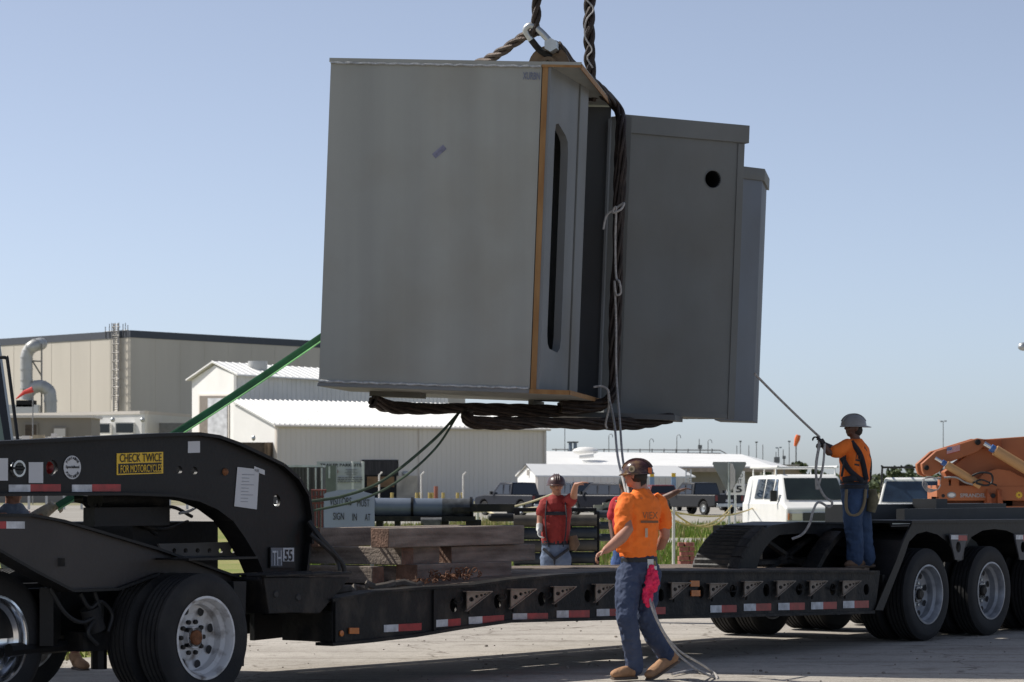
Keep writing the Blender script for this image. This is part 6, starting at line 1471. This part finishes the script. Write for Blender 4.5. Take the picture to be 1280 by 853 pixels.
# site sign
SS = thing('site_sign', (q(430, 0, 105).x, 105, 0), 'tall white site notice sign with small print and two posts behind the visitors board', 'sign')
MB().prism([q(396, 613, 105), q(455.5, 613, 105), q(455.5, 577, 105), q(396, 577, 105)], (0, .06, 0)).build('board', mat('site_board_white', (.5, .51, .52), .6), SS)
text('lettering', 'TRAILER PARK SITE', q(400, 583.5, 105), X, UP, 52/F*105, 3.8/F*105, M['ink'], SS, .01, True)
mb = MB(); fp = mat('site_print', (.22, .22, .23), .7)
for i, (x0, x1) in enumerate(((432, 446), (434, 444), (431, 447), (433, 445), (436, 442))): mb.obox(q(x0, 587.5+i*2, 104.95), X*((x1-x0)/F*105), (0, .02, 0), UP*.02)
for i in range(3):
    xx = 422
    while xx < 451:
        w_ = random.uniform(2, 5); mb.obox(q(xx, 597.8+i*2.6, 104.95), X*(w_/F*105), (0, .02, 0), UP*.035); xx += w_+1
mb.build('print_lines', fp, SS)
text('lettering', 'STOP', q(418.6, 590.6, 104.9), X, UP, .12, .05, M['white'], SS, .01)
MB().lathe(q(420.5, 589.5, 104.95), (0, 1, 0), [(.075, 0), (.075, -.02), (.001, -.02)], 8).build('red_symbol', M['redlens'], SS)
mb = MB()
for x in (441, 453.5): mb.tube([(q(x, 0, 105).x, 105, 0), q(x, 577, 105)], .045, 6)
mb.build('post', M['white'], SS)
# shipping container
CT = thing('storage_container', (q(395, 0, 100).x, 100, 0), 'dark grey corrugated storage container with red rail beside it, behind the gooseneck', 'container')
cm = mat('container_grey', (.075, .07, .075), .7, 0, .15, 1)
mb = MB(); a = q(352, 582, 100); b_ = q(403, 582, 100); mb.obox((a.x, 100, .1), X*(b_.x-a.x), (0, 2.4, 0), UP*(a.z-.1))
for i in range(int((b_.x-a.x)/.12)): mb.obox((a.x+i*.12, 99.96, .1), X*.06, (0, .05, 0), UP*(a.z-.15))
mb.build('corrugated_wall', cm, CT)
MB().obox((a.x-.02, 99.94, a.z-.06), X*(b_.x-a.x+.04), (0, 2.5, 0), UP*.07).build('top_rail', M['galv'], CT)
mb = MB(); 
for x in (385, 394.5, 402): mb.tube([(q(x, 0, 99.8).x, 99.8, 0), q(x, 585, 99.8)], .03, 6)
mb.build('lock_rod', M['galv'], CT)
cb_ = MB(); a = q(407, 582, 98); b_ = q(420, 582, 98); cb_.obox((a.x, 98, 0), X*(b_.x-a.x), (0, .8, 0), UP*a.z); t = tag(cb_.build('electrical_cabinet', mat('green_grey_cabinet', (.13, .15, .14), .5, 0, .2, 2)), 'tall green-grey cabinet between the container and the white site sign', 'cabinet')
MB().obox(q(410.5, 598, 97.97), X*.06, (0, .03, 0), UP*.4).build('handle', M['galv'], t)
RB = thing('red_crate_stack', (q(400, 0, 90).x, 90, 0), 'low red railing cage at the foot of the container', 'cage')
mb = MB()
for i in range(5): mb.tube([(q(390+i*4.2, 0, 90).x, 90, 0), q(390+i*4.2, 613, 90)], .03, 5)
for y in (613, 621, 629): mb.tube([q(389, y, 90), q(408, y, 90)], .03, 5)
mb.build('rails', mat('dull_red_rail', (.14, .035, .035), .6), RB)
# big pipe on stands
PI = thing('long_pipe', (q(530, 0, 52).x, 52, .2), 'long blue-grey pipe section resting on low black stands behind the timbers', 'pipe')
p0, p1 = q(463, 634, 52), q(592, 635, 52); pm = mat('blue_grey_pipe', (.12, .15, .19), .45, .2, 0, 3, c2=(.17, .2, .25))
MB().tube([p0, p1], .165, 24).build('pipe_shell', pm, PI)
for x in (515.5, 589, 466): MB().tube([q(x-1.6, 634.5, 52), q(x+1.6, 634.5, 52)], .19, 24).build('flange', M['black'], PI)
MB().tube([q(553, 634.8, 51.99), q(588, 635, 51.99)], .171, 24).build('worn_band', mat('dark_worn_band', (.05, .055, .06), .6, 0, .7, 8), PI)
ST = thing('pipe_trailer_frame', (q(560, 0, 52).x, 52, 0), 'low black steel trestle frame carrying the long pipe', 'trestle')
mb = MB(); mb.obox(q(463, 652, 51.7), X*(130/F*52), (0, .6, 0), UP*.09); mb.obox(q(565, 640, 51.7), X*(82/F*52), (0, .7, 0), UP*.08); mb.obox(q(590, 640, 51.6), X*(53/F*52), (0, .7, 0), UP*.14); mb.build('frame', M['blackdirt'], ST)
mb = MB()
for x, w_ in ((470, .12), (493, .1), (582, .28), (540, .3)): z_ = q(x, 650, 51.8).z; mb.obox((q(x, 0, 51.8).x, 51.8, 0), X*w_, (0, .4, 0), UP*z_)
mb.build('stand', M['black'], ST)
mb = MB().tube([q(526, 652, 51.5), q(552, 652, 51.5)], .07, 10).box(q(540, 655, 51.5), (.3, .2, .14)); mb.build('clamp_gear', mat('gear_grey', (.1, .1, .1), .6, 0, .5, 9), ST)
# racks of round bars behind the red shirted worker
for nm, x0, x1, lb, Yk in (('steel_rack', 642, 678, 'dark drum-like steel stack left of the red shirted worker', 37.6), ('steel_rack', 708, 746, 'banded stack of dark horizontal tubes right of the red shirted worker', 38.2)):
    o = thing(nm, (q((x0+x1)/2, 0, Yk).x, Yk, 0), lb, 'steel stack')
    a = q(x0, 640, Yk); b_ = q(x1, 640, Yk); n_ = 0; z_ = .08
    while z_ < a.z-.05:
        t_ = MB().tube([(a.x-(.0), Yk, z_+.075), (b_.x, Yk, z_+.075)], .078, 16); t_.build('steel_tube', mat('dark_blue_steel', (.028, .036, .044), .5, .2, .4, 5) if n_ % 2 else mat('brown_grey_steel', (.07, .062, .05), .6, .1, .4, 5), o)
        z_ += .165; n_ += 1
    mb = MB()
    for x in (x0+1, x1-3): mb.obox((q(x, 0, Yk).x, Yk+.09, 0), X*.07, (0, .1, 0), UP*(a.z))
    mb.obox((a.x, Yk+.1, a.z), X*(b_.x-a.x), (0, .3, 0), UP*.05); mb.build('rack_post', M['black'], o)
for i, (x0, x1, y) in enumerate(((745, 768, 643), (745, 772, 657), (745, 764, 672))):
    o = tag(MB().tube([q(x0, y, 38.6), q(x1, y, 38.6)], .05, 12).build('steel_bar', mat('blue_bar', (.05, .06, .07), .5, .2, .3)), ('top', 'middle', 'lowest')[i]+' one of three bars sticking out right of the tube stack', 'steel bar')
o = tag(MB().tube([q(615, 647, 42), q(642, 647, 42)], .06, 12).ball(q(615, 647, 42), .06, 8).build('steel_bar', M['black']), 'black round bar pointing left out of the dark steel stack', 'steel bar')
o = thing('small_grey_car_trailer', (q(765, 0, 120).x, 120, 0), 'small pale equipment trailer with one wheel in front of the dark suv', 'trailer')
MB().box(q(756, 639, 120), (1.3, .8, .12)).box(q(748, 636, 120), (.4, .5, .3)).box(q(761, 634, 120), (.5, .5, .35)).build('frame', mat('pale_gear', (.35, .34, .28), .7, 0, .5, 2), o)
for dx in (0, ): tm = MB().lathe((q(760, 0, 119.6).x, 119.6, .36), (0, -1, 0), [(.18, .1), (.36, .1), (.36, -.1), (.18, -.1)], 20).build('wheel', M['rubber'], o); MB().lathe((q(760, 0, 119.6).x, 119.6, .36), (0, -1, 0), [(.19, .1), (.1, .07), (.001, .1)], 16).build('rim', M['galv'], tm)
# rope fence
wpst = mat('white_post', (.62, .6, .55), .6)
def post(x, yt, Y, label, m=wpst, r_=.03, hook=False, name='fence_post', grp='rope fence posts', cat='post'):
    t_ = q(x, yt, Y); pts = [(t_.x, Y, 0), t_]
    if hook: pts = [(t_.x, Y, 0), t_, t_+Vector((.25, 0, .25))]
    return tag(MB().tube(pts, r_, 8).build(name, m), label, cat, grp)
post(842, 634, 56, 'thin white rope fence post between foreground worker and the trailer ramp')
post(597, 640, 60, 'thin white rope fence post at the right end of the long pipe')
post(683, 629, 60, 'white rope fence post behind the red shirted worker')
yr = mat('yellow_white_rope', (.6, .47, .2), .8, 0, .3, 6); wr_ = mat('cream_rope', (.6, .52, .35), .8)
ro = MB(); ro.tube(sag(q(565, 638, 58), q(683, 633, 58), .05), .022, 5); ro.tube(sag(q(565, 640, 58.3), q(690, 618, 59), .12), .022, 5); ro.tube(sag(q(690, 630, 59), q(655, 640, 52), .05), .022, 5); ro.tube(sag(q(600, 633, 56), q(626, 646, 54), .02), .022, 5)
tag(ro.build('barrier_rope', wr_), 'slack cream barrier ropes strung behind the timbers left of the red shirted worker', 'rope')
ro = MB(); ro.tube(sag(q(815, 625, 56), q(842, 640, 56), .02), .02, 5); ro.tube(sag(q(842, 640, 56), q(912, 640, 78), .35), .02, 5); ro.tube(sag(q(842, 650, 56), q(915, 632, 79), .3), .02, 5); ro.tube(sag(q(842, 640, 56), q(958, 626, 90), .25), .02, 5)
tag(ro.build('barrier_rope', yr), 'yellow barrier ropes slung between the white post and the speed limit sign', 'rope')
# bollards and hooked posts in front of the long warehouse
yb = mat('yellow_bollard', (.55, .42, .15), .6)
for i, x in enumerate((490, 521, 526, 537, 541, 554, 572, 578)):
    post(x, 616, 290, 'faded yellow bollard along the long pale warehouse, number %s from the doorway' % ('one', 'two', 'three', 'four', 'five', 'six', 'seven', 'eight')[i], yb, .16, False, 'bollard', 'bollards by the long warehouse', 'bollard')
for i, x in enumerate((474, 526.5, 579)):
    post(x, 594, 240, 'pale lamp post with bent top before the long warehouse, ' + ('in front of the doorway', 'between the doorway and middle', 'nearest the parked pickup')[i], wpst, .07, True, 'bent_post', 'bent top posts', 'post')
post(545, 608, 285, 'short red and white marker post by the warehouse wall', mat('red_marker', (.35, .12, .08), .6), .2, False, 'marker_post', None, 'post')
# speed limit + yield signs
SG = thing('speed_limit_sign', (q(924, 0, 83).x, 83, 0), 'white speed limit sign partly hidden behind the grey back of a triangular sign', 'sign')
MB().prism([q(908, 619, 83), q(931, 619, 83), q(931, 589, 83), q(908, 589, 83)], (0, .02, 0)).build('panel', M['white'], SG)
for s__, x0, x1, y0, y1 in (('SPEED', 910, 929, 597, 592), ('LIMIT', 911, 928, 604.5, 599.5), ('15', 914, 927.5, 616, 607.5)): text('lettering', s__, q(x0, y0, 82.98), X, UP, (x1-x0)/F*83, (y0-y1)/F*83, M['ink'], SG, .008, s__ == '15')
MB().tube([(q(919, 0, 83.05).x, 83.05, 0), q(919, 589, 83.05)], .03, 6).build('post', M['galv'], SG)
SY = thing('triangular_sign_back', (q(912, 0, 78).x, 78, 0), 'grey back of a triangular road sign on a post with another sign edge-on', 'sign')
MB().prism([q(891.5, 577.5, 78), q(932, 577.5, 78), q(933, 580, 78), q(914, 616, 78), q(910, 616, 78), q(890.5, 580, 78)], (0, .015, 0)).build('sign_back', mat('sheet_metal_grey', (.3, .3, .31), .5, .3, .1), SY)
oc = MB(); oc.prism([q(912, 579, 77.9), q(916, 580, 77.6), q(919, 588, 77.4), q(919, 603, 77.4), q(916, 611, 77.6), q(912, 614, 77.9)], (.01, .03, 0)); oc.build('octagon_back', mat('dark_sign_back', (.12, .12, .125), .6), SY)
MB().tube([(q(911.5, 0, 77.9).x, 77.9, 0), q(911.5, 578, 77.9)], .035, 8).build('post', M['galv'], SY)
# brick stack by the ramp
o = thing('brick_pallet', (q(856, 0, 47).x, 47, 0), 'small stack of red bricks just left of the trailer ramp', 'bricks')
for i in range(9):
    for k in range(3):
        MB().box((q(852+k*6.5, 0, 47).x+random.uniform(-.02, .02), 47, .05+i*.075), (.085, .2, .065), random.uniform(-.2, .2)).build('brick', mat('red_brick', (.3, .11, .08), .85, 0, .3, 20), o)
# white sheeting on grass
tag(MB().prism([q(742, 712, 54), q(800, 704, 60), q(824, 713, 54), q(790, 716, 52)], (0, 0, .02)).build('white_sheet', M['paper']), 'crumpled white sheet lying on the grass left of the white fence post', 'sheet') if False else None
